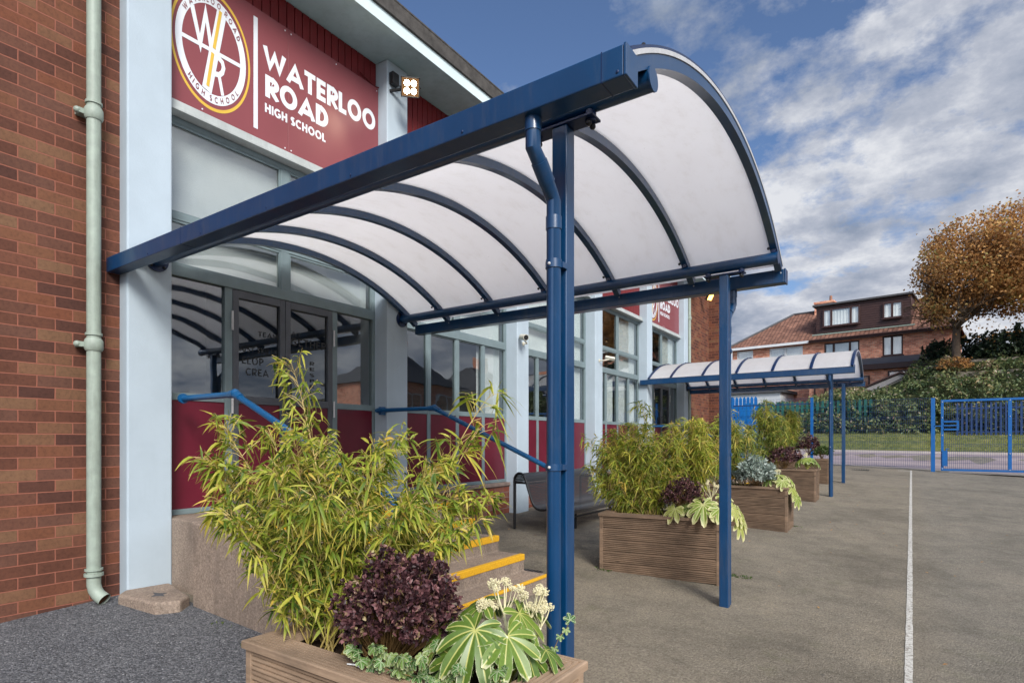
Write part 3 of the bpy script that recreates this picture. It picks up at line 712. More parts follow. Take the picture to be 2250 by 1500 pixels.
def make_rail(y, label, side):
    T = thing('handrail', label, 'handrail', (-4.5, y, 0), 'royal blue tube handrails')
    pts = [(-5.52 if side else -5.39, y, 1.685), (-4.55, y, 1.685), (-3.07, y, 1.06), (-2.92 if side else -2.72, y, 1.0 if side else .92)]
    p = MB(); p.tube(pts, .026, 12); p.tube([pts[-1], (pts[-1][0] + .01, y, .88), (pts[-1][0] + .01, y, -.3)], .026, 12); p.build('rail', M['royal'], T, smooth=True)
    e = MB(); e.tube([(-4.63, y, 1.685), (-4.55, y, 1.69), (-4.47, y, 1.655)], [.031, .037, .031], 12); e.ball((-4.55, y, 1.69), .04, 10, 8); e.build('elbow', M['royal'], T, smooth=True)
    b = MB()
    if side: b.box(-5.47, -5.43, y - .01, 5.13 - .001, 1.63, 1.73); b.tube([(-5.49, y, 1.685), (-5.41, y, 1.685)], .034, 12)
    else: b.tube([(-5.402, y, 1.685), (-5.38, y, 1.685)], .045, 14)
    b.build('bracket', M['royal'], T)
    return T
ra = make_rail(2.64, 'royal blue handrail on the left of the near steps, passing behind the bamboo', False)
rb = make_rail(5.06, 'royal blue handrail on the right of the near steps, sloping down towards the posts', True)
copy_thing(ra, (0, 4 * DY, .0), 'blue handrail by the far entrance, nearer one, just above the second planter bamboo')
copy_thing(rb, (0, 4 * DY, .0), 'blue handrail by the far entrance, farther one in front of the brick wall')

# ================================================================== CANOPY
def make_canopy(label):
    T = thing('entrance_canopy', label, 'canopy', (-1.355, 3.9, 0), 'barrel roofed entrance canopies')
    cy, cz = 3.91, .29
    x_end, x_wall = -.905, -5.555
    for (y0, y1) in ((2.09, 2.20), (5.62, 5.73)):
        G_ = MB(); G_.box(x_wall if y0 < 3 else -5.395, x_end, y0, y1, 2.715, 2.835); go = G_.build('gutter', M['blue'], T, bevel=.005)
        s = MB()
        for xx in (-4.31, -1.0): s.box(xx, xx + .0035, y0 - .001, y1 + .001, 2.7135, 2.8365)
        s.build('joint', M['navy'], go)
        e = MB(); e.box(x_end + .001, x_end + .014, y0 - .003, y1 + .003, 2.712, 2.838); e.build('end_cap', M['blue'], go, bevel=.003)
        sc = MB(); yf = y0 - .0015 if y0 < 3 else y0 - .003
        rib_x0 = [-.93 - .775 * i for i in range(6)]
        for xx in rib_x0: sc.ball((xx, yf, 2.80 if y0 > 3 else 2.735), .007, 6, 4, (1, .5, 1))
        sc.build('rivet', M['steel'] if y0 > 3 else M['navy'], go)
    for ty in (2.42, 5.38):
        t = MB(); t.tube([(PX, ty, 2.87), (-.915, ty, 2.87)], .05, 28); to = t.build('beam_tube', M['blue'], T, smooth=True)
        e = MB(); e.tube([(-.915, ty, 2.87), (-.907, ty, 2.87)], .053, 28); e.build('end_cap', M['blue'], to, smooth=True)
        f = MB(); f.tube([(PX + .001, ty, 2.87), (PX + .016, ty, 2.87)], .095, 24)
        f.build('flange', M['navy'], to, smooth=True)
        bo = MB()
        for a in range(4):
            aa = R(45 + 90 * a); bo.ball((PX + .022, ty + .073 * math.cos(aa), 2.87 + .073 * math.sin(aa)), .013, 8, 6)
        bo.build('bolt', M['black'], to)
    ribx = [-.945 - .77 * i for i in range(6)] + [-5.36]
    A = 33.6
    def sweep(mb, x0, x1, r0, r1, a0=-A, a1=A, n=44):
        vs = []
        for i in range(n + 1):
            a = R(a0 + (a1 - a0) * i / n); s_, c_ = math.sin(a), math.cos(a)
            for (x, r) in ((x0, r0), (x1, r0), (x1, r1), (x0, r1)): vs.append((x, cy + r * s_, cz + r * c_))
        fs = [(4 * i + j, 4 * i + (j + 1) % 4, 4 * i + 4 + (j + 1) % 4, 4 * i + 4 + j) for i in range(n) for j in range(4)]
        fs += [(3, 2, 1, 0), (4 * n, 4 * n + 1, 4 * n + 2, 4 * n + 3)]
        mb.add(vs, fs)
    for i, x in enumerate(ribx):
        r = MB(); sweep(r, x - .028, x + .028, 3.020, 3.078); ro = r.build('rib', M['blue'], T, smooth=True)
        c = MB(); sweep(c, x - .030, x + .030, 3.100, 3.112); sweep(c, x - .012, x + .012, 3.112, 3.118); c.build('glazing_bar', M['navy'], ro, smooth=True)
        for a in (-29, -23, -17, -11, -5, 1, 7, 13, 19, 25, 31):
            b = MB(); b.ball((x, cy + 3.120 * math.sin(R(a)), cz + 3.120 * math.cos(R(a))), .010, 7, 5); b.build('bolt', M['black'], ro)
        for ty in (2.42, 5.38):
            b = MB(); b.ball((x - .034, ty - .055 if ty > 3 else ty + .055, 2.945), .013, 7, 5); b.build('bolt', M['black'], ro)
        cl = MB()
        for ty in (2.42, 5.38): cl.box(x - .02, x + .02, ty - .03, ty + .03, 2.915, 2.965)
        cl.build('clamp', M['navy'], ro)
    for i in range(6):
        xa, xb = ribx[i + 1], ribx[i]
        p = MB(); sweep(p, xa + .004, xb - .004, 3.083, 3.096, -A + .2, A - .2, 56); p.build('roof_panel', M['opal'], T, smooth=True)
    e = MB(); sweep(e, -.922, -.912, 3.079, 3.099); e.build('edge_trim', M['steel'], T, smooth=True)
    for s_, ty, gy in ((1, 2.42, 2.15), (-1, 5.38, 5.68)):
        p = MB(); p.box(-1.395, -1.315, ty - .04, ty + .04, -.32, 2.785); po = p.build('post', M['blue'], T, bevel=.007, seg=3)
        br = MB(); br.box(-1.53, -1.18, ty - .045, ty + .045, 2.786, 2.797)
        for xx in (-1.50, -1.21): br.tube([(xx, ty, 2.775), (xx, ty, 2.83)], .026, 12)
        br.build('saddle_bracket', M['navy'], po, bevel=.002)
        bt = MB()
        for xx in (-1.50, -1.21):
            for dy in (-.02, .02): bt.ball((xx, ty + dy, 2.765), .015, 10, 7)
        bt.build('bolt', M['black'], po)
        vy = ty - .09 * s_; x = -1.355
        d = MB(); d.tube([(x, gy, 2.72), (x, gy, 2.585), (x, gy + .045 * s_, 2.55), (x, vy - .03 * s_, 2.445), (x, vy, 2.41), (x, vy, -.3)], .034, 20)
        do = d.build('downpipe', M['blue'], T, smooth=True)
        for z0, z1 in ((2.655, 2.71), (2.28, 2.34), (2.12, 2.14)):
            k_ = MB(); k_.tube([(x, vy if z0 < 2.5 else gy, z0), (x, vy if z0 < 2.5 else gy, z1)], .0375, 20); k_.build('pipe_socket', M['blue'], do, smooth=True)
        k_ = MB(); k_.tube([(x, gy + .05 * s_, 2.545), (x, vy - .06 * s_, 2.478)], .0375, 20)
        k_.build('pipe_socket', M['blue'], do, smooth=True)
        for z in (2.10, 1.165):
            c = MB(); c.tube([(x, vy, z), (x, vy, z + .03)], .0395, 20); c.box(x - .012, x + .045, vy + .005 * s_ if s_ > 0 else vy - .05, vy + .05 if s_ > 0 else vy - .005, z + .002, z + .028)
            c.build('pipe_clip', M['blue'], do, smooth=True)
            c = MB(); c.ball((x + .0, vy - .042, z + .015), .0075, 8, 6); c.build('screw', M['steel'], do)
    return T
can = make_canopy('nearest blue barrel-roofed entrance canopy with opal panels, seen from below')
copy_thing(can, (0, 4 * DY, 0), 'far blue barrel-roofed canopy with white curved top at the second entrance')

# ================================================================== LIGHTS + CCTV
def floodlight(loc, aim, label, mat, big=True, leds=4):
    T = thing('floodlight', label, 'floodlight', loc); L = Vector(loc); d = Vector(aim).normalized()
    u = Vector((0, 0, 1)); a = d.cross(u).normalized(); b = a.cross(d).normalized()
    def P(x, y, z): return tuple(L + a * x + b * y + d * z)
    h = MB(); s = .115
    def obox(mb, x0, x1, y0, y1, z0, z1):
        vs = [P(x, y, z) for z in (z0, z1) for (x, y) in ((x0, y0), (x1, y0), (x1, y1), (x0, y1))]
        mb.add(vs, [(0, 3, 2, 1), (4, 5, 6, 7), (0, 1, 5, 4), (1, 2, 6, 5), (2, 3, 7, 6), (3, 0, 4, 7)])
    obox(h, -s, s, -s * .95, s * .95, -.05, 0); obox(h, -s * .6, s * .6, -s * .6, s * .6, -.10, -.051)
    for i in range(7): obox(h, -s * .8 + i * s * .26, -s * .8 + i * s * .26 + .006, -s * .8, s * .8, -.085, -.0505)
    obox(h, -s, s, s * .95 - .012, s * .95, .001, .02); obox(h, -s, s, -s * .95, -s * .95 + .012, .001, .02); obox(h, -s, -s + .012, -s * .93, s * .93, .001, .02); obox(h, s - .012, s, -s * .93, s * .93, .001, .02)
    h.build('housing', M['black'], T, bevel=.003)
    for (i, j) in ((-1, -1), (1, -1), (-1, 1), (1, 1)):
        l = MB(); c = P(i * .042, j * .042, .008)
        if leds == 4: l.ball(c, .034, 10, 8)
        else: obox(l, i * .05 - .042, i * .05 + .042, j * .045 - .038, j * .045 + .038, .002, .006)
        l.build('lamp', mat, T)
    rf = MB(); obox(rf, -s + .013, s - .013, -s * .95 + .013, s * .95 - .013, .0005, .0015); rf.build('reflector', M['lamp_glow'] if leds == 4 else mat, T)
    br = MB(); br.tube([P(-s - .01, 0, -.03), P(-s - .01, 0, -.17), P(0, .0, -.24), P(s + .01, 0, -.17), P(s + .01, 0, -.03)], .009, 6)
    br.tube([P(0, 0, -.24), tuple(Vector((PX, L.y - .02, L.z + .06)))], .02, 8)
    br.build('bracket', M['black'], T); return T
floodlight((-5.06, 5.19, 5.66), (.62, -.62, -.48), 'lit floodlight with four bright lamps on the pillar beside the name board', M['lamp_white'])
mb = MB(); mb.box(PX, PX + .07, 5.16, 5.27, 5.80, 5.95); tag(mb.build('junction_box', M['black'], bevel=.006), 'small black junction box on the pillar above the lit floodlight', 'junction box')
mb = MB(); mb.tube([(-5.585, 4.85, 5.86), (-5.58, 5.10, 5.80), (-5.50, 5.2, 5.78), (-5.38, 5.2, 5.82)], .008, 6); tag(mb.build('cable', M['clad'], smooth=True), 'thin red cable running from the cladding to the junction box', 'cable')
floodlight((-5.22, 18.95, 5.92), (.75, -.35, -.55), 'floodlight glowing orange high on the far brick wall', M['lamp_orange'], leds=2)
def cctv(y, z, kind, label, aim):
    T = thing('security_camera', label, 'security camera', (PX, y, z), 'security cameras on the pillars')
    b = MB(); b.tube([(PX, y, z - .07), (PX + .012, y, z - .07)], .035, 14); b.tube([(PX + .01, y, z - .07), (PX + .08, y, z - .075), (PX + .13, y + aim * .4, z - .03)], .012, 8); b.build('bracket', M['cream'], T, smooth=True)
    d = Vector((.75, aim, -.18)).normalized(); c = Vector((PX + .13, y + aim * .4, z)); f = MB()
    p0, p1 = c - d * .09, c + d * .12
    if kind: f.tube([tuple(p0), tuple(p0 + d * .01), tuple(p1)], [.03, .042, .042], 4)
    else: f.tube([tuple(p0), tuple(p0 + d * .01), tuple(p1 - d * .03)], [.03, .05, .05], 16)
    f.build('camera_body', M['cream'], T, smooth=not kind)
    l = MB(); q = p1 if kind else p1 - d * .03
    l.tube([tuple(q), tuple(q + d * .006)], .034 if kind else .042, 14); l.build('lens', M['black'], T)
cctv(8.25, 3.03, False, 'round-bodied cream security camera on the third pillar', -.45)
cctv(11.2, 3.08, True, 'long white box security camera on the fourth pillar', .55)

pl = bpy.data.lights.new('floodlight_lamp', 'SPOT'); pl.energy = 9; pl.color = (1, .8, .55); pl.spot_size = R(150); pl.shadow_soft_size = .08
po_ = bpy.data.objects.new('floodlight_lamp', pl); COL.objects.link(po_); po_.location = (-5.02, 5.15, 5.62); po_.rotation_euler = Vector((-.62, .62, .48)).to_track_quat('Z', 'Y').to_euler()
def drain(x, y, r, label):
    T = thing('drain_grate', label, 'drain', (x, y, g(x, y))); z = g(x, y)
    mb = MB()
    for i in range(7): mb.box(x - r + i * r / 3.3, x - r + i * r / 3.3 + r * .13, y - r, y + r, z + .004, z + .012)
    mb.build('bars', M['black'], T); mb = MB(); mb.box(x - r * 1.1, x + r * 1.1, y - r * 1.1, y + r * 1.1, z - .02, z + .005); mb.build('frame', M['roofedge'], T)
drain(-3.35, 5.15, .13, 'small dark drain grate in the ground beside the bottom of the near steps')
drain(-1.25, 21.9, .22, 'dark drain cover in the tarmac just in front of the mesh fence')
# ================================================================== BENCH
T = thing('bench', 'black perforated steel bench against the building, partly behind the tall blue post', 'bench', (-4.4, 8, 0))
prof = [(-4.735, .70), (-4.73, .765), (-4.705, .81), (-4.665, .835), (-4.62, .835), (-4.575, .81), (-4.545, .765), (-4.52, .69), (-4.475, .56), (-4.43, .44), (-4.395, .375), (-4.35, .34), (-4.29, .325), (-4.20, .335), (-4.05, .365), (-3.94, .375), (-3.885, .36), (-3.86, .32), (-3.865, .275)]
fine_ = []
for (a, b) in zip(prof, prof[1:]):
    for i in range(3): fine_.append((a[0] + (b[0] - a[0]) * i / 3, a[1] + (b[1] - a[1]) * i / 3))
fine_.append(prof[-1])
me = bpy.data.meshes.new('seat_shell'); y0, y1 = 7.02, 9.05; vs = []; uvs = []
L_ = 0
for i, p in enumerate(fine_):
    if i: L_ += math.dist(p, fine_[i - 1])
    for y in (y0, y1): vs.append((p[0] + 4.4, y - 8, p[1])); uvs.append((y, L_))
fs = [(2 * i, 2 * i + 1, 2 * i + 3, 2 * i + 2) for i in range(len(fine_) - 1)]
me.from_pydata(vs, [], fs); uvl = me.uv_layers.new(name='UVMap')
for lp in me.loops: uvl.data[lp.index].uv = uvs[lp.vertex_index]
me.polygons.foreach_set('use_smooth', [True] * len(me.polygons)); me.materials.append(M['perf'])
o = bpy.data.objects.new('seat_shell', me); COL.objects.link(o); o.parent = T
for y in (7.0, 9.06):
    f = MB(); f.tube([(p[0], y, p[1]) for p in prof], .019, 10); f.build('side_frame', M['black'], T, smooth=True)
    f = MB(); f.tube([(-4.73, y, .72), (-4.73, y, -.1)], .021, 10); f.build('leg', M['black'], T, smooth=True)
    f = MB(); f.tube([(-4.73, y, .70), (-4.52, y, .70)], .017, 8); f.build('brace', M['black'], T, smooth=True)
for y in (7.6, 8.8):
    f = MB(); f.tube([(-4.05, y, .34), (-4.05, y, -.1)], .022, 10); f.build('leg', M['black'], T, smooth=True)
f = MB(); f.tube([(-4.0, 7.0, .20), (-4.0, 9.06, .20)], .014, 8); f.build('stretcher', M['black'], T, smooth=True)

# ================================================================== PLANTERS
def planter(name_loc, label, mat, rz=0, Lx=1.25, Ly=.575, h=.66, z=0.0):
    """name_loc = near-right (max x, min y) bottom corner"""
    T = thing('wooden_planter', label, 'planter', (name_loc[0], name_loc[1], z), 'grooved timber planters', rz)
    Mt = ORG[T.name]
    def W(p): return tuple(Mt @ Vector(p))
    nbd = 5; rim_t = .032; bh = (h - rim_t) / nbd
    def prof_side(zs):  # grooved outline (depth, z)
        pts = []
        for bdi in range(nbd):
            zb = bdi * bh; ng = 6; gw = (bh - .009) / ng
            pts.append((-.020, zb)); pts.append((-.020, zb + .006))
            for q in range(ng):
                a = zb + .006 + q * gw; pts += [(0, a + .002), (0, a + gw * .58), (-.010, a + gw * .66), (-.010, a + gw * .97)]
            pts.append((-.016, zb + bh - .002))
        return pts
    pr = prof_side(0)
    sides = [('near', lambda d, u, zz: (-Lx + u, -d, zz), Lx, True), ('right', lambda d, u, zz: (d, u, zz), Ly, True), ('far', lambda d, u, zz: (-u, Ly + d, zz), Lx, True), ('left', lambda d, u, zz: (-Lx - d, Ly - u, zz), Ly, True)]
    for nm, fn, ln, _ in sides:
        mb = MB(); vs = []
        for (d, zz) in pr: vs += [W(fn(d, .03 if nm in('near','far') else .032, zz)), W(fn(d, ln - (.03 if nm in('near','far') else .032), zz))]
        n = len(pr); vs += [W(fn(-.035, .03, 0)), W(fn(-.035, ln - .03, 0)), W(fn(-.035, .03, h - rim_t)), W(fn(-.035, ln - .03, h - rim_t))]
        fs = [(2 * i, 2 * i + 1, 2 * i + 3, 2 * i + 2) for i in range(n - 1)] + [(2 * n, 2 * n + 2, 2 * n + 3, 2 * n + 1)]
        mb.add(vs, fs); mb.build('side_panel', mat, T)
    for (cx_, cy_) in ((0, 0), (0, Ly), (-Lx, Ly), (-Lx, 0)):
        mb = MB(); sx_ = -1 if cx_ == 0 else 1; sy_ = 1 if cy_ == 0 else -1
        x0, x1 = sorted((cx_ - sx_ * .002, cx_ + sx_ * .035)); ya_, yb_ = sorted((cy_ - sy_ * .002, cy_ + sy_ * .035))
        vs = [W(p) for p in [(x0, ya_, -.1), (x1, ya_, -.1), (x1, yb_, -.1), (x0, yb_, -.1), (x0, ya_, h - rim_t), (x1, ya_, h - rim_t), (x1, yb_, h - rim_t), (x0, yb_, h - rim_t)]]
        mb.add(vs, [(0, 3, 2, 1), (4, 5, 6, 7), (0, 1, 5, 4), (1, 2, 6, 5), (2, 3, 7, 6), (3, 0, 4, 7)]); mb.build('corner_post', mat, T, bevel=.003)
    # mitred grooved rim boards
    rw = .13; ov = .014; ng = 6
    outer = [(ov, -ov), (ov, Ly + ov), (-Lx - ov, Ly + ov), (-Lx - ov, -ov)]
    inner = [(ov - rw, -ov + rw), (ov - rw, Ly + ov - rw), (-Lx - ov + rw, Ly + ov - rw), (-Lx - ov + rw, -ov + rw)]
    for i in range(4):
        o0, o1, i0, i1 = (Vector(q) for q in (outer[i], outer[(i + 1) % 4], inner[i], inner[(i + 1) % 4]))
        e = (o1 - o0).normalized() * .001; ts = [(0, h - rim_t), (0, h - .004), (.04, h)]
        for q in range(ng):
            a = .06 + .88 * q / ng; w_ = .88 / ng; ts += [(a + w_ * .46, h), (a + w_ * .52, h - .012), (a + w_ * .94, h - .012), (a + w_, h)]
        ts += [(1, h - .002), (1, h - rim_t)]
        vs = []
        for t, zz in ts:
            A_ = o0.lerp(i0, t) + e; B_ = o1.lerp(i1, t) - e; vs += [W((A_.x, A_.y, zz)), W((B_.x, B_.y, zz))]
        mb = MB(); n = len(ts); fs = [(2 * j, 2 * j + 1, 2 * j + 3, 2 * j + 2) for j in range(n - 1)] + [(2 * n - 2, 2 * n - 1, 1, 0), tuple(range(0, 2 * n, 2)), tuple(range(1, 2 * n, 2))[::-1]]
        mb.add(vs, fs); mb.build('rim', mat, T)
    mb = MB(); random.seed(int(name_loc[1] * 10)); nx_, ny_ = 24, 12
    vs = [W((-Lx + .036 + (Lx - .072) * i / nx_, .036 + (Ly - .072) * j / ny_, h - .10 + random.uniform(-.012, .02))) for j in range(ny_ + 1) for i in range(nx_ + 1)]
    mb.add(vs, [(j * (nx_ + 1) + i, j * (nx_ + 1) + i + 1, (j + 1) * (nx_ + 1) + i + 1, (j + 1) * (nx_ + 1) + i) for j in range(ny_) for i in range(nx_)])
    mb.build('soil', M['soil'], T); return T
planter((-.994, 1.35), 'nearest grooved timber planter at the bottom of the picture, holding bamboo, purple shrub and ivy', M['wood1'], z=-.175)
planter((-1.552, 5.98), 'brown grooved timber planter directly behind the slim right-hand canopy post', M['wood2'], rz=R(8.6), z=-.145)
planter((-1.46, 9.33), 'grooved timber planter holding silver-leaved shrub and drooping lime leaves', M['wood2'], z=-.045)
planter((-1.51, 12.98), 'grooved timber planter just left of the far canopy downpipe', M['wood2'], z=.07)
planter((-1.62, 16.5), 'farthest timber planter, beyond the far canopy near post', M['wood2'], z=.19)

# ================================================================== PLANTS
def rv(): 
    while True:
        v = Vector((random.uniform(-1, 1), random.uniform(-1, 1), random.uniform(-1, 1)))
        if .05 < v.length < 1: return v.normalized()
def blade(mb, base, d, length, width, rnd, droop=.35, segs=4, tiltn=None):
    d = d.normalized(); side = d.cross(tiltn if tiltn is not None else rv()).normalized(); nrm = side.cross(d)
    vs = []; at = []
    for i in range(segs + 1):
        t = i / segs
        p = base + d * (length * t) + Vector((0, 0, -1)) * (droop * length * t * t)
        w = width * (0.12 if i == 0 else math.sin(math.pi * min(1, .18 + .82 * t) ** .9) ** .8 if i < segs else .02) * .5
        vs += [tuple(p - side * w + nrm * w * .35), tuple(p), tuple(p + side * w + nrm * w * .35)]
        at += [(rnd, t, 1), (rnd, t, 0), (rnd, t, 1)]
    fs = []
    for i in range(segs):
        a = 3 * i; fs += [(a, a + 1, a + 4, a + 3), (a + 1, a + 2, a + 5, a + 4)]
    mb.add(vs, fs, at)
def bez(a, b, c, t): return a * (1 - t) ** 2 + b * (2 * t * (1 - t)) + c * t * t
def bamboo(label, bases, tips, leaf_l, leaf_w, per, seed, mat='bamboo', segs=4, group='clumps of bamboo', yellowing=0.0, cl=.5):
    random.seed(seed)
    b0 = Vector(bases[0]); T = thing('bamboo_plant', label, 'bamboo', tuple(b0), group)
    cm = MB(); lf = MB()
    for ti, tp in enumerate(tips):
        tip = Vector(tp); base = Vector(random.choice(bases)) + Vector((random.uniform(-.06, .06), random.uniform(-.05, .05), 0))
        L = (tip - base).length
        mid = base.lerp(tip, .55) + Vector((0, 0, .16 * L)) + rv() * .03
        pts = [bez(base, mid, tip, t / 10) for t in range(11)]
        cm.tube([tuple(p) for p in pts], [.0045 * (1 - .07 * i) * (leaf_l / .1) ** .5 for i in range(11)], 5)
        nb = int(per)
        for k_ in range(nb):
            t = random.uniform(.12, 1.0) ** .85
            p = bez(base, mid, tip, t); q = bez(base, mid, tip, min(1, t + .05)); ax = (q - p) if t < .98 else (tip - mid)
            ax = ax.normalized()
            out = rv(); out.z *= .35; out = (out + ax * .75).normalized()
            bl = random.uniform(.03, .12) * L * (1.25 - .6 * t) * cl * 2
            e = p + out * bl
            if random.random() < .9: cm.tube([tuple(p), tuple(p.lerp(e, .5) + Vector((0, 0, .01))), tuple(e + out * .03)], .0012, 3, cap=False)
            hueb = random.random() ** 1.3
            for _ in range(random.randint(3, 6)):
                dd = (out * .75 + rv() * .95 + Vector((0, 0, -.34))).normalized()
                r_ = min(1, max(0, hueb * .62 + random.uniform(-.22, .26) + yellowing * t + (.35 if random.random() < .08 else 0)))
                blade(lf, e + rv() * .012, dd, leaf_l * random.uniform(.4, 1.45), leaf_w * random.uniform(.6, 1.35), r_, random.uniform(.2, .85), segs)
    cm.build('stems', M['culm'], T); lf.build('foliage', M[mat], T, smooth='all'); return T
tips1 = [(-2.46, 1.71, 1.68), (-2.40, 1.55, 1.36), (-2.50, 1.38, 1.38), (-2.4, 1.26, 1.24), (-2.23, 1.26, 1.01), (-2.02, 1.66, 1.20), (-1.98, 1.96, 1.32), (-1.81, 1.67, 1.24), (-1.76, 2.04, 1.20),
         (-1.69, 1.87, 1.18), (-1.52, 1.98, .96), (-1.63, 1.67, 1.05), (-1.98, 1.32, 1.16), (-1.85, 1.4, 1.07), (-1.8, 1.56, 1.01), (-1.68, 2.0, 1.05), (-2.06, 1.46, 1.30),
         (-2.5, 1.45, 1.15), (-2.35, 1.3, 1.05), (-2.3, 1.6, 1.2), (-2.1, 1.75, 1.15), (-1.75, 1.8, .98), (-1.6, 1.85, .88), (-2.35, 1.8, 1.3), (-2.2, 1.45, 1.15), (-1.95, 1.8, 1.1), (-1.55, 2.1, 1.05), (-2.0, 1.6, .9), (-2.3, 1.65, .95)]
bamboo('large bamboo in the nearest planter, its leafy stems spreading across the steps', [(-2.12, 1.55, .34), (-2.05, 1.62, .34), (-2.15, 1.68, .34), (-1.98, 1.58, .34)], tips1, .066, .0110, 80, 11, yellowing=.12)
# two lone sprays: high right and top
def spray(tips, seed, T=None):
    pass
bamboo('single arching bamboo spray rising right of the clump in the nearest planter', [(-1.95, 1.70, .34)], [(-1.63, 2.22, 1.53), (-1.66, 2.16, 1.36)], .105, .012, 22, 5, yellowing=.2)

def shrub(label, c, rad, n, leaf, seed, mat, name='shrub_plant', cat='shrub', group=None, zs=1.0, ros=6, wl=.55, stem=None, base=None, droop=.1, segs=2):
    random.seed(seed); c = Vector(c); T = thing(name, label, cat, tuple(base or (c.x, c.y, c.z - rad * zs)), group); lf = MB(); tw = MB()
    b = Vector(base) if base else c - Vector((0, 0, rad * zs))
    for i in range(n):
        d = rv(); d.z = abs(d.z) * 1.1 - .35; d.normalize()
        rr = rad * (random.uniform(.35, 1.05) ** .5) * (1 + .24 * math.sin(5 * d.x + seed) * math.cos(6 * d.y + 2 * d.z) + random.uniform(-.06, .10))
        p = c + Vector((d.x * rr, d.y * rr, d.z * rr * zs))
        if i % 6 == 0: tw.tube([tuple(b + rv() * rad * .12), tuple(b.lerp(p, .5) + rv() * .01), tuple(p)], [.0025, .002, .001], 4, cap=False)
        h = random.random()
        for k_ in range(ros):
            dd = (d * .6 + rv()).normalized()
            blade(lf, p, dd, leaf * random.uniform(.7, 1.3), leaf * wl * random.uniform(.8, 1.2), min(1, max(0, h * .8 + random.uniform(-.12, .22))), droop, segs)
    tw.build('stems', M[stem or 'twig'], T); lf.build('foliage', M[mat], T, smooth='all'); return T
shrub('dark purple small-leaved shrub in the middle of the nearest planter', (-1.62, 1.62, .66), .210, 1900, .0175, 21, 'purple', zs=.95, wl=.72, segs=5, group='purple shrubs', base=(-1.72, 1.62, .36))

def palmate(mb, c, nrm, fwd, rad, nl, rnd, spread=310, droop=.35, deep=.50, width=None, inner=0):
    """lobed leaf; leafdata = (rnd, distance from midrib, radial fraction)"""
    n_ = nrm.normalized(); f = (fwd - n_ * fwd.dot(n_)).normalized(); s = n_.cross(f)
    K = 12; Q = 6; vs = [tuple(c)]; at = [(rnd, 0, 0)]; th = []
    for l in range(nl):
        a0 = -spread / 2 + spread * l / (nl); da = spread / nl
        for k_ in range(K): th.append((a0 + da * k_ / K, l, k_ / K))
    th.append((spread / 2, nl - 1, 1.0))
    for (a, l, u) in th:
        am = -spread / 2 + spread * (l + .5) / nl
        amp = 1 - .38 * (abs(am) / (spread / 2)) ** 1.5
        x = abs(u - .5) * 2
        rr = rad * amp * (deep + (1 - deep) * (max(0, 1 - x ** 1.9)) ** .62) * (1 + .02 * math.sin(a * 1.3))
        # keep lobes narrow by squeezing the angle towards the lobe axis as r grows
        for q in range(1, Q + 1):
            fr = q / Q; r_ = rr * fr
            ang = R(am + (a - am) * (1 - .08 * fr * fr))
            lat = abs(math.sin(R(a - am))) * r_
            p = c + f * (r_ * math.cos(ang)) + s * (r_ * math.sin(ang)) - Vector((0, 0, 1)) * (droop * r_ * r_ / rad) + n_ * (lat * .35)
            vs.append(tuple(p)); at.append((rnd, min(1, lat / rad), fr))
    m_ = len(th); fs = []
    for i in range(m_ - 1):
        a = 1 + i * Q; b = a + Q; fs.append((0, a, b))
        for q in range(Q - 1): fs.append((a + q, a + q + 1, b + q + 1, b + q))
    mb.add(vs, fs, at)
def fatsia(label, base, leaves, flowers, mat, seed, name='fatsia_plant', group='variegated fatsia plants', flw=True):
    random.seed(seed); T = thing(name, label, 'leafy plant', base, group); b = Vector(base); st = MB()
    for (c, nrm, fwd, rad, nl) in leaves:
        c = Vector(c); lf = MB(); palmate(lf, c, Vector(nrm), Vector(fwd), rad, nl, random.random(), droop=random.uniform(.25, .5)); lf.build('leaf', M[mat], T, smooth='all')
        st.tube([tuple(b + rv() * .015), tuple(b.lerp(c, .5) + Vector((0, 0, .05))), tuple(c)], [.006, .005, .0035], 6, cap=False)
    st.build('stalks', M['fstalk'], T, smooth=True)
    for fc, fr in flowers:
        fm = MB(); fc = Vector(fc); root = fc - Vector((.0, .0, fr * 1.5))
        fm.tube([tuple(b), tuple(b.lerp(root, .6) + Vector((.02, 0, .01))), tuple(root)], [.007, .006, .005], 6)
        for i in range(9):
            d = rv(); d.z = abs(d.z) * .9 - .05; d.normalize(); e = fc + Vector((d.x, d.y, d.z * .9)) * fr * random.uniform(.65, 1.1)
            m_ = root.lerp(e, .5) + d * fr * .15
            fm.tube([tuple(root), tuple(m_), tuple(e)], [.0028, .0022, .0016], 5, cap=False)
            for k_ in range(44):
                v = rv(); p = e + v * .0145
                fm.tube([tuple(e), tuple(p)], .0005, 3, cap=False); fm.ball(tuple(p), .0022, 5, 4)
        fm.build('flower_head', M['cream_flower'], T)
    return T
base = (-1.20, 1.72, .40)
_lv = [((-1.185, 1.60, .655), (.35, -.75, .75), (.10, -.6, -.75), .168, 9), ((-1.09, 1.66, .635), (.55, -.45, .7), (.55, -.4, -.7), .145, 8), ((-1.26, 1.75, .70), (-.2, -.35, .9), (-.9, -.2, .1), .15, 8),
      ((-1.12, 1.78, .68), (.7, .1, .6), (.75, .3, -.5), .14, 8), ((-1.36, 1.66, .62), (-.3, -.6, .8), (-.8, -.5, -.2), .13, 7), ((-1.05, 1.72, .57), (.8, -.2, .5), (.6, -.1, -.8), .12, 7), ((-1.24, 1.55, .56), (0, -.9, .5), (-.4, -.5, -.7), .12, 7),
      ((-1.16, 1.88, .68), (.2, .4, .9), (.2, .9, -.1), .13, 8), ((-1.30, 1.86, .66), (-.2, .2, .9), (-.6, .7, 0), .13, 8), ((-1.03, 1.82, .55), (.5, .2, .8), (.9, .2, -.3), .10, 7)]
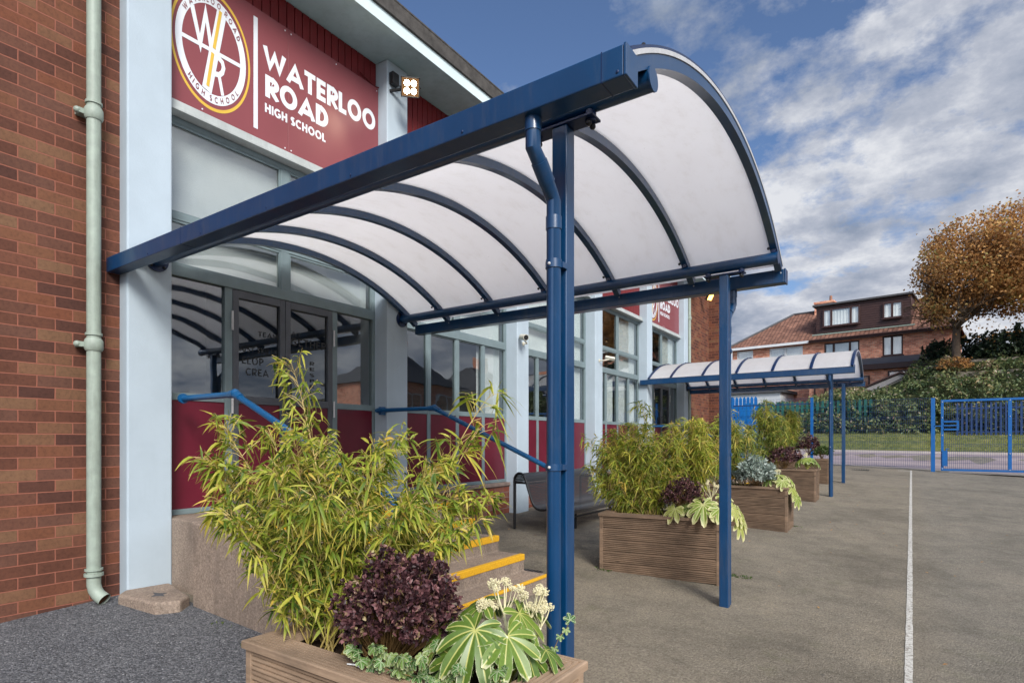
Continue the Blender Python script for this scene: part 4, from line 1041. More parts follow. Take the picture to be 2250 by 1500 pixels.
lv = [((c_[0] - .055, c_[1] - .01, c_[2] - .01), n_, f_, r_ * .93, k_) for (c_, n_, f_, r_, k_) in _lv]
fatsia('variegated fatsia with large hand-shaped leaves and cream flower heads in the nearest planter', base, lv, [((-1.25, 1.78, .735), .060), ((-1.17, 1.84, .72), .058), ((-1.30, 1.74, .68), .040), ((-1.14, 1.86, .665), .045)], 'fatsia', 8)
# curled yellow stems in the fatsia
# ivy over the rim
random.seed(14); T = thing('ivy_plant', 'small variegated ivy trailing over the rim of the nearest planter', 'ivy', (-1.3, 1.55, .48)); lf = MB(); st = MB()
for i in range(12):
    a = Vector((random.uniform(-1.52, -1.08), random.uniform(1.46, 1.60), .44)); pts = [a]; d = Vector((random.uniform(-.5, .6), random.uniform(-1, .2), .35)).normalized()
    for k_ in range(9):
        d = (d + rv() * .35).normalized(); p = pts[-1] + d * .032
        mx = .50
        if p.y < 1.445 and p.y > 1.335: p.z = max(p.z, .497)
        p.y = max(p.y, 1.40); p.z = min(p.z, .57); p.x = min(p.x, -1.05); pts.append(p)
        nn = Vector((random.uniform(-.5, .6), random.uniform(-1, .1), random.uniform(.3, 1)))
        for _ in range(2): palmate(lf, p + rv() * .012 + Vector((0, 0, .012)), nn + rv() * .4, rv() + Vector((0, -.5, -.3)), random.uniform(.016, .034), 5, random.random(), spread=280, droop=.35, deep=.62)
    st.tube([tuple(p) for p in pts], .0013, 4, cap=False)
# long trailing sprig at the right end
pts = [Vector((-1.13, 1.86, .48)), Vector((-1.085, 1.87, .53)), Vector((-1.07, 1.885, .575)), Vector((-1.05, 1.895, .60)), Vector((-1.035, 1.90, .635))]
st.tube([tuple(p) for p in pts], .0014, 4)
for i, p in enumerate(pts): palmate(lf, p, Vector((.5, -.7, .4)) + rv() * .3, Vector((.2, -.2, 1 if i == 4 else -.6)), .032 if i == 4 else .02, 5, random.random(), 290, .1, .45)
st.build('stems', M['twig'], T); lf.build('foliage', M['ivy'], T, smooth='all')
# dry leaves & a small plastic label stake with a cable tie
T = thing('plant_label', 'little black plant stake with white tie lying on the front rim of the nearest planter', 'plant stake', (-1.62, 1.44, .487))
mb = MB(); mb.prism([(-1.655, .488), (-1.648, .488), (-1.640, .56), (-1.652, .56)], 'y', 1.432, 1.436); mb.build('stake', M['black'], T)
mb = MB(); mb.tube([(-1.68, 1.40, .492), (-1.64, 1.405, .496), (-1.60, 1.40, .492)], .0028, 6); mb.build('tie', M['white'], T)

# --- second planter plants
def tipgrid(c, rx, ry, z0, z1, n, seed):
    random.seed(seed); out = []
    for i in range(n):
        a = random.uniform(0, 2 * math.pi); r = random.random() ** .5
        out.append((c[0] + rx * r * math.cos(a), c[1] + ry * r * math.sin(a), z1 - (z1 - z0) * r * r * random.uniform(.5, 1.1)))
    return out
bamboo('bushy bamboo at the left of the planter behind the slim canopy post', [(-2.55, 6.15, .35), (-2.4, 6.2, .35), (-2.3, 6.1, .35)], tipgrid((-2.55, 6.2), .52, .30, .72, 1.50, 46, 3) + [(-2.46, 6.2, 1.72), (-3.12, 6.1, 1.32), (-2.95, 6.1, .75), (-3.05, 6.1, 1.0)], .095, .0115, 40, 31, 'bamboo', 3, yellowing=.1)
bamboo('lighter bamboo at the right of the planter behind the slim canopy post', [(-1.95, 6.4, .35), (-2.1, 6.45, .35)], tipgrid((-2.02, 6.45), .42, .22, .95, 1.55, 34, 4), .095, .011, 36, 32, 'bamboo', 3, yellowing=.22)
shrub('small dark purple shrub in the planter behind the slim canopy post', (-1.97, 6.12, .72), .19, 520, .028, 22, 'purple', zs=.95, group='purple shrubs')
def fatsia_far(label, c, rad, n, seed, mat='fatsia_lime', flowers=True):
    random.seed(seed); L = []
    for i in range(n):
        d = rv(); d.z = abs(d.z) * .8; p = Vector(c) + Vector((d.x * rad, d.y * rad * .8, d.z * rad * .7))
        L.append((tuple(p), (d.x, d.y - .3, d.z + .5), (d.x, d.y, -.5), random.uniform(.11, .16), 8))
    return fatsia(label, tuple(Vector(c) - Vector((0, 0, .12))), L, [((c[0] - .02, c[1] + .05, c[2] + rad * .9), .05)] if flowers else [], mat, seed)
T = fatsia('variegated fatsia hanging over the front corner of the planter behind the slim post', (-1.70, 6.12, .45),
       [((-1.72, 5.98, .655), (.1, -.8, .6), (.2, -.4, -.8), .20, 9), ((-2.0, 5.95, .60), (-.1, -.8, .6), (-.3, -.5, -.8), .14, 7), ((-1.56, 6.0, .62), (.5, -.6, .6), (.3, -.5, -.8), .15, 8), ((-1.48, 6.15, .62), (.9, -.2, .5), (.5, 0, -.9), .17, 8),
        ((-1.44, 6.28, .56), (.9, 0, .4), (.5, .2, -.9), .18, 8), ((-1.80, 6.15, .72), (-.2, -.4, .9), (-.8, -.1, .1), .14, 8), ((-1.60, 6.2, .74), (.2, -.2, .9), (.6, .3, 0), .13, 8), ((-1.42, 6.2, .47), (.95, -.3, .2), (.3, .1, -.95), .15, 7), ((-1.88, 6.02, .62), (-.1, -.7, .7), (-.4, -.6, -.6), .13, 7)],
       [((-1.70, 6.2, .82), .08)], 'fatsia_lime', 41)
# --- third planter
bamboo('bamboo at the back left of the planter with the silver shrub', [(-2.4, 9.65, .5), (-2.15, 9.7, .5)], tipgrid((-2.35, 9.7), .5, .25, .95, 1.75, 40, 6), .11, .013, 32, 33, 'bamboo_far', 2, yellowing=.25)
shrub('silver-leaved bushy shrub in the third planter along', (-1.93, 9.52, .80), .27, 420, .055, 51, 'silver', zs=.85, ros=6, wl=.5)
fatsia_far('lime fatsia drooping over the right corner of the third planter', (-1.60, 9.48, .70), .16, 9, 52)
fatsia('yellowed fatsia leaves hanging down the outer side of the third planter', (-1.47, 9.5, .62), [((-1.42, 9.5, .60), (.9, -.3, .4), (.5, 0, -.9), .16, 7), ((-1.38, 9.6, .50), (.9, 0, .2), (.3, 0, -.95), .16, 7), ((-1.36, 9.5, .46), (.9, -.4, .2), (.2, 0, -.95), .14, 7)], [], 'fatsia_lime', 53)
# --- fourth planter
bamboo('yellow-green bamboo in the fourth planter along', [(-2.45, 13.2, .7), (-2.3, 13.25, .7)], tipgrid((-2.5, 13.3), .55, .25, 1.05, 2.0, 30, 8) + [(-3.1, 13.2, 1.3), (-2.5, 13.2, 2.15)], .12, .016, 34, 34, 'bamboo_far', 2, yellowing=.3)
shrub('wide dark purple shrub in the fourth planter, below the yellow-green bamboo', (-2.12, 13.2, .97), .30, 420, .045, 23, 'purple', zs=.75, group='purple shrubs')
fatsia_far('pale green fatsia at the right end of the fourth planter', (-1.68, 13.15, .86), .17, 9, 54, 'fatsia')
# --- fifth planter
bamboo('olive bamboo in the farthest planter', [(-2.5, 16.8, .8)], tipgrid((-2.55, 16.8), .4, .22, 1.35, 2.1, 18, 9), .12, .016, 32, 35, 'bamboo_far', 2, yellowing=.3)
shrub('dark purple shrub in the farthest planter', (-2.1, 16.75, 1.20), .26, 260, .05, 24, 'purple', zs=.95, group='purple shrubs')
shrub('low mid-green shrub in the farthest planter beside the far canopy post', (-1.80, 16.7, 1.02), .20, 220, .05, 25, 'greenleaf', zs=.8)
# weeds along wall bases / moss tufts: a few small leaves under planters
random.seed(77); lf = MB()
for (cx_, cy_, rr, n) in ((-1.45, 6.45, .10, 60), (-2.75, 5.80, .10, 40), (-5.38, 2.6, .05, 10), (-4.0, 2.36, .3, 20), (-1.44, 9.9, .1, 30)):
    for i in range(n):
        p = Vector((cx_ + random.uniform(-rr, rr), cy_ + random.uniform(-rr, rr) * .6, 0)); p.z = g(p.x, p.y)
        blade(lf, p, Vector((random.uniform(-.6, .6), random.uniform(-.6, .6), .5)), .035, .012, random.random(), .3, 2)
tag(lf.build('weeds', M['greenleaf']), 'tiny green weeds growing at the foot of planters', 'weeds', kind='stuff')
# fallen leaves
random.seed(91); lf = MB()
for i in range(130):
    X_ = random.choice([random.uniform(-5.2, -3.6), random.uniform(-4.9, -1.0), random.uniform(-1.2, 1.5)]); Y_ = random.uniform(2.5, 20)
    p = Vector((X_, Y_, g(X_, Y_) + .008)); blade(lf, p, Vector((random.uniform(-1, 1), random.uniform(-1, 1), .1)), .045, .02, random.uniform(.2, .9), .02, 2, Vector((0, 0, 1)))
tag(lf.build('fallen_leaves', M['autumn']), 'scattered brown fallen leaves on the tarmac', 'leaves', kind='stuff')

# ================================================================== FENCE + GATE
FY = 23.1
def fence_panel_mesh(x0, x1, z0, z1, y, sv=.05, sh=.2, r=.0028):
    mb = MB(); n = int((x1 - x0) / sv)
    for i in range(n + 1):
        x = x0 + (x1 - x0) * i / n; mb.box(x - r, x + r, y - r, y + r, z0, z1)
    k_ = int(round((z1 - z0) / sh))
    for j in range(k_ + 1):
        z = z0 + (z1 - z0) * j / k_; dbl = (j % 4 == 0)
        mb.box(x0, x1, y + r, y + 3 * r, z - r, z + r)
        if dbl: mb.box(x0, x1, y + r, y + 3 * r, z - r - .05, z + r - .05); mb.box(x0, x1, y - 4 * r, y - r * 1.2, z + .02 - r, z + .02 + r)
    return mb
T = thing('mesh_fence', 'blue welded wire mesh fence running left from the gate behind the far canopy', 'fence', (-2.8, FY, .4))
px_ = [-8.3, -5.55, -2.80, -.06, .69]
for a, b in zip(px_[:-1], px_[1:]):
    if b > .6 and a > -.1: pass
for a, b in ((-8.3, -5.55), (-5.55, -2.80), (-2.80, .69)):
    z0 = g((a + b) / 2, FY) + .06; fence_panel_mesh(a + .02, b - .02, z0, z0 + 2.24, FY).build('mesh_panel', M['wire'], T)
for x in (-8.3, -5.55, -2.80, .69):
    mb = MB(); z0 = g(x, FY); w_ = .045 if x < .5 else .055
    mb.box(x - w_, x + w_, FY - .095, FY - .015, z0 - .3, z0 + 2.36); mb.box(x - w_ - .004, x + w_ + .004, FY - .10, FY - .01, z0 + 2.361, z0 + 2.372); mb.build('post', M['gateblue'], T, bevel=.004)
mb = MB(); z0 = g(-5.5, FY) + 2.0; mb.box(-8.3, -2.80, FY - .02, FY + .02, z0 + .02, z0 + .06); mb.build('top_rail', M['wire'], T)
T = thing('gate', 'bright blue steel framed mesh gate with lock box and drop bolt at the right', 'gate', (.93, FY, .35))
zb = g(1.2, FY) + .06; zt = zb + 2.26; xl, xm, xr = .93, 2.58, 5.4; yy = FY - .05
for nm, q in (('frame_stile', (xl - .035, xl + .035, zb, zt)), ('frame_stile', (xm - .045, xm + .045, zb + .07, zt - .07)), ('frame_stile', (xr - .035, xr + .035, zb, zt)), ('frame_rail', (xl + .036, xr - .036, zt - .07, zt)), ('frame_rail', (xl + .036, xr - .036, zb, zb + .06))):
    mb = MB(); mb.box(q[0], q[1], yy - .03, yy + .03, q[2], q[3]); mb.build(nm, M['gateblue'], T, bevel=.004)
for a, b in ((xl + .036, xm - .046), (xm + .046, xr - .036)): fence_panel_mesh(a, b, zb + .06, zt - .07, yy + .012, r=.0032).build('mesh_panel', M['wire'], T)
mb = MB(); zl = zb + 1.29
for q in ((xl + .036, xl + .42, zl, zl + .05), (xl + .036, xl + .42, zl + .25, zl + .30), (xl + .37, xl + .42, zl + .051, zl + .249), (xl + .036, xl + .36, zl + .13, zl + .17), (xl - .22, xl - .036, zl + .12, zl + .15)): mb.box(q[0], q[1], yy - .045, yy - .032, q[2], q[3])
mb.build('lock_box', M['gateblue'], T, bevel=.003)
mb = MB(); mb.box(xl - .005, xl + .13, yy - .06, yy - .032, zb + .15, zb + .64); mb.tube([(xl + .10, yy - .05, zb + .6), (xl + .10, yy - .05, zb + .70), (xl + .17, yy - .05, zb + .70)], .014, 8); mb.build('drop_bolt', M['gateblue'], T)
mb = MB()
for x in (xl, xm):
    for t in (.03, .25, .5, .75, .97): mb.ball((x, yy - .034, zb + 2.26 * t), .016, 8, 5)
mb.build('bolt_head', M['steel'], T)

def palisade(label, x0, x1, y, zb, h, mat, step=.155, w=.085, tops=None, dy=0):
    T = thing('palisade_fence', label, 'fence', (x0, y, zb), 'steel palisade fences'); n = int((x1 - x0) / step)
    for i in range(n + 1):
        x = x0 + i * step; hh = h if not tops else tops(x)
        mb = MB(); yv = y + dy * (x - x0)
        mb.prism([(x - w / 2, zb), (x + w / 2, zb), (x + w / 2, zb + hh - .09), (x, zb + hh), (x - w / 2, zb + hh - .09)], 'y', yv - .012, yv + .012)
        mb.build('pale', mat, T)
    for z in (zb + .35, zb + h * .82):
        mb = MB(); mb.box(x0 - .05, x1 + .05, y + .0125, y + .05, z, z + .05); mb.build('rail', mat, T)
    return T
palisade('tall bright blue palisade gate panel behind the bamboo, left of the mesh fence post', -7.0, -5.15, 25.6, .55, 2.62, M['palblue'], step=.15, w=.125)
palisade('lower blue palisade fence beside the tall blue palisade panel', -7.3, -4.2, 24.6, .5, 2.12, M['palblue'], step=.26, w=.10)
palisade('green palisade fence half swallowed by brambles behind the far canopy', -7.5, -1.4, 34.3, 1.2, 2.25, M['green'], step=.24, w=.13)
palisade('dark blue palisade fence behind the mesh gate, below the bramble bank', 1.9, 7.0, 33.3, 1.35, 1.72, M['wire'], step=.17, w=.07)

# ================================================================== HEDGE BANK
random.seed(5)
def topz(X): return 2.9 + .8 * sm(-6, -3, X) + 1.75 * sm(-2.2, 2.4, X) + .25 * math.sin(X * 1.7) + .12 * math.sin(X * 4.1)
def hsurf(X, s, lump=0):
    """s 0..1 up the front face then back over the bank"""
    base = 1.45; tz = topz(X)
    fz = min(tz, 3.5)
    if s < .45:
        t = s / .45; z = base + (fz - base) * t; y = 33.9 + .75 * math.sin(t * math.pi * .5) * 1.0 - .55 * math.sin(t * math.pi)
    else:
        t = (s - .45) / .55; z = fz + (tz + .35 - fz) * t ** .8; y = 34.65 + 4.0 * t
    return Vector((X, y, z))
hb = MB(); nx, ns = 120, 26; hv = []
for i in range(nx):
    X = -9 + 22 * i / (nx - 1)
    for j in range(ns):
        p = hsurf(X, j / (ns - 1)); q = .22 * math.sin(X * 2.3 + j * .9) + .15 * math.sin(X * 5.1 - j * 1.7); p.y += q + .35; p.z -= .15; hv.append(tuple(p))
hb.add(hv, [(i * ns + j, (i + 1) * ns + j, (i + 1) * ns + j + 1, i * ns + j + 1) for i in range(nx - 1) for j in range(ns - 1)])
hl = MB()
for i in range(7200):
    X = random.uniform(-8.5, 12); s = random.random() * 1.12; p = hsurf(X, s)
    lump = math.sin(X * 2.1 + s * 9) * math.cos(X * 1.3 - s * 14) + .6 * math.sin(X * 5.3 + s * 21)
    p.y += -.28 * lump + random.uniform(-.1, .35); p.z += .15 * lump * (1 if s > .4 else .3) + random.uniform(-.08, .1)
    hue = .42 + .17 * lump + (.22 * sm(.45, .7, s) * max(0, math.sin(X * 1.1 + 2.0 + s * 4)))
    for _ in range(4):
        r_ = min(.93, max(0, hue + random.uniform(-.25, .25)));
        if random.random() < .05: r_ = random.uniform(.9, 1)
        d = rv() + Vector((0, -.7, .2)); blade(hl, p + rv() * .12, d, random.uniform(.10, .22), random.uniform(.07, .12), r_, .25, 2)
for i in range(260):   # long bramble canes
    X = random.uniform(-8, 11); s = random.uniform(.2, 1); p = hsurf(X, s); d = rv() + Vector((0, -.6, .8)); d.normalize()
    pts = [p + d * (.12 * k_) + Vector((0, 0, -.035 * k_ * k_)) for k_ in range(8)]
    for k_, q in enumerate(pts[1:]): 
        for _ in range(3): blade(hl, q, rv(), .12, .06, random.uniform(.3, 1), .2, 2)
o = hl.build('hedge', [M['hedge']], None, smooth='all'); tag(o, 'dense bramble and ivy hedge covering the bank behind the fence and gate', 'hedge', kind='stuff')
o = hb.build('hedge_bank', M['bank'], None, smooth='all'); tag(o, kind='structure')
# grass tufts on the verge
random.seed(6); gb = MB()
for i in range(9000):
    X = random.uniform(-8, 12); Y = random.uniform(31.0, 34.2); p = Vector((X, Y, g(X, Y)))
    r_ = min(1, max(0, .5 + .25 * math.sin(X * .9) + random.uniform(-.3, .3)))
    blade(gb, p, Vector((random.uniform(-.5, .5), random.uniform(-.5, .5), 1)), random.uniform(.05, .14), .02, r_, .2, 2)
M['grassblade'] = leafmat('grass_blade', [(0, (.07, .10, .03)), (.5, (.16, .185, .05)), (1, (.32, .28, .11))], trans=.3)
tag(gb.build('grass', M['grassblade'], None, smooth='all'), 'short grass on the verge between the road and the hedge', 'grass', kind='stuff')

# ================================================================== TREES
def tree(label, base, zt, c, rx, rz_, nleaf, seed, mat, trunk_r=.2, leaf=.15, name='autumn_tree', bare=False, group=None, ry=None):
    random.seed(seed); T = thing(name, label, 'tree', base, group); b = Vector(base); c = Vector(c); ry = ry or rx
    tr = MB(); fork = Vector((b.x + .08, b.y, zt))
    tr.tube([tuple(b - Vector((0, 0, .3))), tuple(b.lerp(fork, .3) + Vector((.03, 0, 0))), tuple(b.lerp(fork, .7) - Vector((.02, 0, 0))), tuple(fork)], [trunk_r * 1.3, trunk_r, trunk_r * .88, trunk_r * .8], 12)
    ends = []
    def limb(p, d, L, r, dep):
        n = 4; pts = [p]; q = p; dd = d.normalized()
        for i in range(n):
            dd = (dd + rv() * .22 + Vector((0, 0, .05))).normalized(); q = q + dd * (L / n); pts.append(q)
        tr.tube([tuple(x) for x in pts], [r * (1 - .45 * i / n) for i in range(n + 1)], 6 if dep < 2 else 4, cap=False)
        ends.append(q)
        if dep < (4 if bare else 3):
            for i in range(3 if dep else 4):
                limb(pts[random.randint(2, n)], (dd + rv() * .95), L * random.uniform(.55, .75), r * .52, dep + 1)
    for i in range(7):
        a = 2 * math.pi * i / 7 + .3; limb(fork - Vector((0, 0, random.uniform(0, .5) * (zt - b.z) * .2)), Vector((math.cos(a), math.sin(a), random.uniform(.35, 1.3))), rx * (.62 if bare else .47), trunk_r * .5, 0)
    tr.build('trunk', M['bark'], T, smooth='all')
    if bare: return T
    lf = MB(); clumps = []
    for i in range(int(nleaf / 26)):
        while True:
            v = rv() * (random.random() ** .42)
            if v.z > -.62: break
        rad = 1 + .15 * math.sin(v.x * 7 + seed) + .13 * math.sin(v.z * 9 + v.y * 5)
        clumps.append(c + Vector((v.x * rx * rad, v.y * ry * rad, v.z * rz_ * rad)))
    for q in clumps:
        if math.sin(q.x * 3.1) * math.sin(q.z * 3.7 + q.y) > .55: continue
        hue = min(1, max(0, .45 + .25 * math.sin(q.x * 1.7 + q.z * 2.3) + random.uniform(-.35, .35)))
        sp = rx * .11
        for k_ in range(26):
            p = q + Vector((random.gauss(0, 1), random.gauss(0, 1), random.gauss(0, .7))) * sp * .75
            blade(lf, p, rv(), leaf * random.uniform(.6, 1.2), leaf * .75, min(1, max(0, hue + random.uniform(-.2, .2))), .2, 2)
    for i in range(int(nleaf * .05)):
        v = rv(); v.z = abs(v.z) if random.random() < .6 else v.z
        p = c + Vector((v.x * rx, v.y * ry, v.z * rz_)) * random.uniform(1.0, 1.14); blade(lf, p, rv(), leaf, leaf * .7, random.uniform(.3, 1), .2, 2)
    lf.build('crown', M[mat], T, smooth='all'); return T
tree('round-crowned tree with orange-brown autumn leaves on the bank above the gate', (2.05, 37.6, 4.7), 7.3, (3.95, 37.9, 9.7), 3.45, 3.0, 46000, 12, 'autumn', .20, .145)
shrub('low sprout of orange leaves around the autumn tree trunk', (2.0, 37.0, 5.15), .75, 260, .10, 61, 'autumn', name='sapling_plant', cat='shrub', zs=.55, ros=4, wl=.7)
shrub('dark evergreen bush behind the autumn tree at the right', (5.2, 40.5, 6.0), 3.3, 2600, .16, 62, 'bushdark', name='evergreen_bush', cat='bush', zs=.36, ros=6, wl=.7)
shrub('dark evergreen bush just left of the autumn tree trunk', (1.5, 39.5, 6.0), .75, 500, .13, 63, 'bushdark', name='evergreen_bush', cat='bush', zs=1.0, ros=6, wl=.7)
mb = MB(); mb.tube([(6.85, 49.5, 3), (6.85, 49.5, 11.8)], .16, 10); tag(mb.build('telegraph_pole', M['pole'], smooth=True), 'bare wooden pole standing right of the autumn tree', 'pole')

# ================================================================== HOUSES
def house_pair():
    hz = R(-6.85); O = (-2.295, 44.44, 3.0)
    def mk(name, label): return thing(name, label, 'house', O, 'brick semi-detached houses on the hill', hz)
    Mx = Matrix.Translation(Vector(O)) @ Matrix.Rotation(hz, 4, 'Z')
    class H(MB):
        def build(s, name, mat, parent=None, **kw):
            s.v = [tuple(Mx @ Vector((p[0], p[1], p[2] - 3.0))) for p in s.v]; return MB.build(s, name, mat, parent, **kw)
    def win(par, x0, x1, z0, z1, y, cols, fm, cur='curtain', fw=.09, sill=True):
        f = H(); f.box(x0, x1, y - .05, y + .05, z0, z0 + fw); f.box(x0, x1, y - .05, y + .05, z1 - fw, z1)
        xs_ = [x0] + [x0 + (x1 - x0) * c for c in cols] + [x1]
        for i, x in enumerate(xs_):
            a, b = (x, x + fw) if i == 0 else ((x - fw, x) if i == len(xs_) - 1 else (x - fw * .7, x + fw * .7)); f.box(a, b, y - .05, y + .05, z0 + fw, z1 - fw)
        if sill: f.box(x0 - .06, x1 + .06, y - .12, y - .051, z0 - .05, z0 + .02)
        fo = f.build('window', M[fm], par, bevel=.008)
        p = H(); p.box(x0 + fw, x1 - fw, y - .012, y - .004, z0 + fw, z1 - fw); p.build('pane', M['houseglass'], fo)
        if cur:
            c = H(); n = int((x1 - x0) / .09); vs = []
            for i in range(n + 1):
                x = x0 + (x1 - x0) * i / n; yv = y + .030 + (.02 if i % 2 else 0); vs += [(x, yv, z0), (x, yv, z1)]
            c.add(vs, [(2 * i, 2 * i + 2, 2 * i + 3, 2 * i + 1) for i in range(n)]); c.build('curtain', M[cur], fo)
        return fo
    def wall_with(par, x0, x1, z0, z1, y, holes, mat, depth=7.5):
        w = H(); xs_ = sorted({x0, x1, *[h[0] for h in holes], *[h[1] for h in holes]}); zs_ = sorted({z0, z1, *[h[2] for h in holes], *[h[3] for h in holes]})
        for a, b in zip(xs_, xs_[1:]):
            for c, d in zip(zs_, zs_[1:]):
                mx, mz = (a + b) / 2, (c + d) / 2
                if any(h[0] < mx < h[1] and h[2] < mz < h[3] for h in holes): continue
                w.add([(a, y, c), (b, y, c), (b, y, d), (a, y, d), (a, y + .25, c), (b, y + .25, c), (b, y + .25, d), (a, y + .25, d)], [(0, 1, 2, 3), (5, 4, 7, 6), (0, 4, 5, 1), (3, 2, 6, 7), (0, 3, 7, 4), (1, 5, 6, 2)])
        w.box(x0, x0 + .25, y + .251, y + depth, z0, z1); w.box(x1 - .25, x1, y + .251, y + depth, z0, z1); w.box(x0 + .251, x1 - .251, y + depth - .25, y + depth, z0, z1)
        return w.build('wall', mat, par)
    # ---- right-hand house (brown dormer)
    A = mk('brick_house', 'right half of the brick pair with brown boarded dormer across its tiled roof')
    hw = [(-2.40, -.30, 6.67, 7.98), (.99, 2.10, 6.77, 8.05)]
    wall_with(A, -3.25, 4.6, 2.5, 8.2, 0, hw, M['brick2'])
    ez, rz2, dp = 8.22, 10.95, 3.75
    r = H(); r.add([(-3.25, -.35, ez), (5.0, -.35, ez), (3.4, dp, rz2), (-3.25, dp, rz2), (5.0, 2 * dp + .35, ez), (-3.25, 2 * dp + .35, ez)], [(0, 1, 2, 3), (3, 2, 4, 5), (1, 4, 2)]); r.build('roof', M['tiles'], A)
    f = H(); f.box(-3.25, 5.0, -.42, -.34, ez - .17, ez - .02); f.box(-3.25, 5.0, -.34, .0, ez - .12, ez - .1); f.tube([(-3.25, -.47, ez - .04), (5.0, -.47, ez - .04)], .055, 8); f.build('gutter', M['brownpvc'], A)
    d = H(); d.box(-2.95, 2.48, .30, dp + .6, 8.75, 10.58)
    nb = 12
    for i in range(nb): d.prism([(.30, 8.75 + i * .15), (.262, 8.755 + i * .15), (.285, 8.897 + i * .15), (.30, 8.90 + i * .15)], 'x', -2.95, 2.48)
    D = d.build('dormer', M['brownpvc'], A)
    q = H(); q.box(-3.15, 2.62, .05, dp + .9, 10.585, 10.70); q.build('dormer_roof', M['fgrey'], A)
    q = H(); q.box(-3.2, 2.7, .15, .262, 8.60, 8.68); q.build('flashing', M['pipegreen'], A)
    win(A, -2.54, -.31, 9.11, 10.33, .20, (.24, .76), 'brownpvc'); win(A, .98, 2.07, 9.20, 10.24, .20, (.47,), 'brownpvc')
    win(A, -2.40, -.30, 6.67, 7.98, .08, (.27, .73), 'brownpvc', 'blind'); win(A, .99, 2.10, 6.77, 8.05, .08, (.46,), 'brownpvc', 'curtain')
    c = H(); c.box(-3.80, -2.55, 3.3, 4.2, 9.8, 11.45); c.box(-3.85, -2.5, 3.25, 4.25, 11.45, 11.58); co = c.build('chimney', M['brick2'], A)
    c = H(); c.tube([(-2.8, 3.7, 11.58), (-2.8, 3.7, 12.0)], [.11, .09], 10); c.build('chimney_pot', M['chimneypot'], co)
    # extension
    e = H(); e.box(-2.6, 4.3, -3.0, -.002, 2.5, 5.75); e.build('extension', M['brick2'], A)
    e = H(); e.prism([(-3.35, 5.80), (-3.35, 5.95), (-.02, 6.72), (-.02, 6.58)], 'x', -2.8, 4.4); e.build('extension_roof', M['fgrey'], A)
    e = H(); e.box(-2.8, 4.4, -3.42, -3.352, 5.62, 5.93); e.build('gutter', M['brownpvc'], A)
    win(A, 1.72, 3.05, 4.5, 5.5, -3.03, (.5,), 'brownpvc', None); win(A, -2.3, -.3, 3.2, 4.95, -3.03, (.33, .66), 'brownpvc', 'blind'); win(A, .2, .8, 4.0, 5.3, -3.03, (), 'brownpvc', None)
    # ---- left-hand house
    B = mk('brick_house', 'left half of the brick pair with hipped tiled roof and white framed windows')
    hw = [(-5.97, -3.75, 7.10, 8.0), (-8.30, -7.13, 7.30, 8.02)]
    wall_with(B, -8.65, -3.252, 2.5, 8.2, 0, hw, M['brick2'])
    r = H(); r.add([(-3.252, -.35, ez), (-9.0, -.35, ez), (-5.35, dp, rz2), (-3.252, dp, rz2), (-9.0, 2 * dp + .35, ez), (-3.252, 2 * dp + .35, ez)], [(1, 0, 3, 2), (2, 3, 5, 4), (4, 1, 2)]); r.build('roof', M['tiles'], B)
    f = H(); f.box(-9.0, -3.3, -.42, -.34, ez - .17, ez - .0); f.build('fascia', M['white'], B)
    rd = H(); rd.tube([(-9.0, -.33, ez + .03), (-5.35, dp, rz2 + .03), (-3.3, dp, rz2 + .03)], .09, 8); rd.build('ridge_tiles', M['fgrey'], B)
    win(B, -5.97, -3.75, 7.05, 7.98, .06, (.48,), 'white', 'blind'); win(B, -8.30, -7.13, 7.25, 8.0, .06, (), 'white', 'blind')
    e = H(); e.box(-9.0, -4.3, -3.2, -.2, 2.5, 4.55); e.build('extension', M['white'], B)
    e = H(); e.box(-9.2, -4.1, -3.4, -.001, 4.55, 4.75); e.build('extension_roof', M['fgrey'], B)
    return A, B
house_pair()
# garden shed gable
T = thing('garden_shed', 'pale rendered garden shed with low pitched gable half hidden by brambles', 'shed', (-.5, 38.5, 3.2))
mb = MB(); mb.prism([(-2.05, 2.6), (1.45, 2.6), (1.45, 4.25), (-.30, 5.0), (-2.05, 4.25)], 'y', 38.4, 41.0); mb.build('wall', painted('grey_render', (.36, .34, .33), .85, .1, 3, .005, .2), T)
mb = MB()
mb.prism([(-2.25, 4.21), (-2.25, 4.30), (-.30, 5.14), (-.30, 5.05)], 'y', 38.25, 41.1); mb.prism([(1.65, 4.21), (1.65, 4.30), (-.299, 5.14), (-.299, 5.05)], 'y', 38.25, 41.1); mb.build('roof', M['brownpvc'], T)
mb = MB(); mb.box(-2.0, 1.4, 38.37, 38.399, 4.14, 4.18); mb.build('fascia', M['brownpvc'], T)
# house fragment at the right edge
T = thing('brick_house', 'dark-roofed brick house corner at the right edge of the picture', 'house', (8.4, 50, 4.0), 'brick semi-detached houses on the hill', R(-7))
mb = MB(); mb.box(7.75, 14, 48, 56, 3, 9.35); mb.build('wall', M['brick2'], T)
mb = MB(); mb.add([(7.35, 47.6, 9.4), (14.4, 47.6, 9.4), (14.4, 56.4, 9.4), (7.35, 56.4, 9.4), (7.35, 52, 12.4), (14.4, 52, 12.4)], [(0, 1, 5, 4), (2, 3, 4, 5), (0, 4, 3), (1, 2, 5)]); mb.build('roof', M['fgrey'], T)
mb = MB(); mb.box(7.3, 14.4, 47.5, 47.6, 9.2, 9.45); mb.build('fascia', M['white'], T)

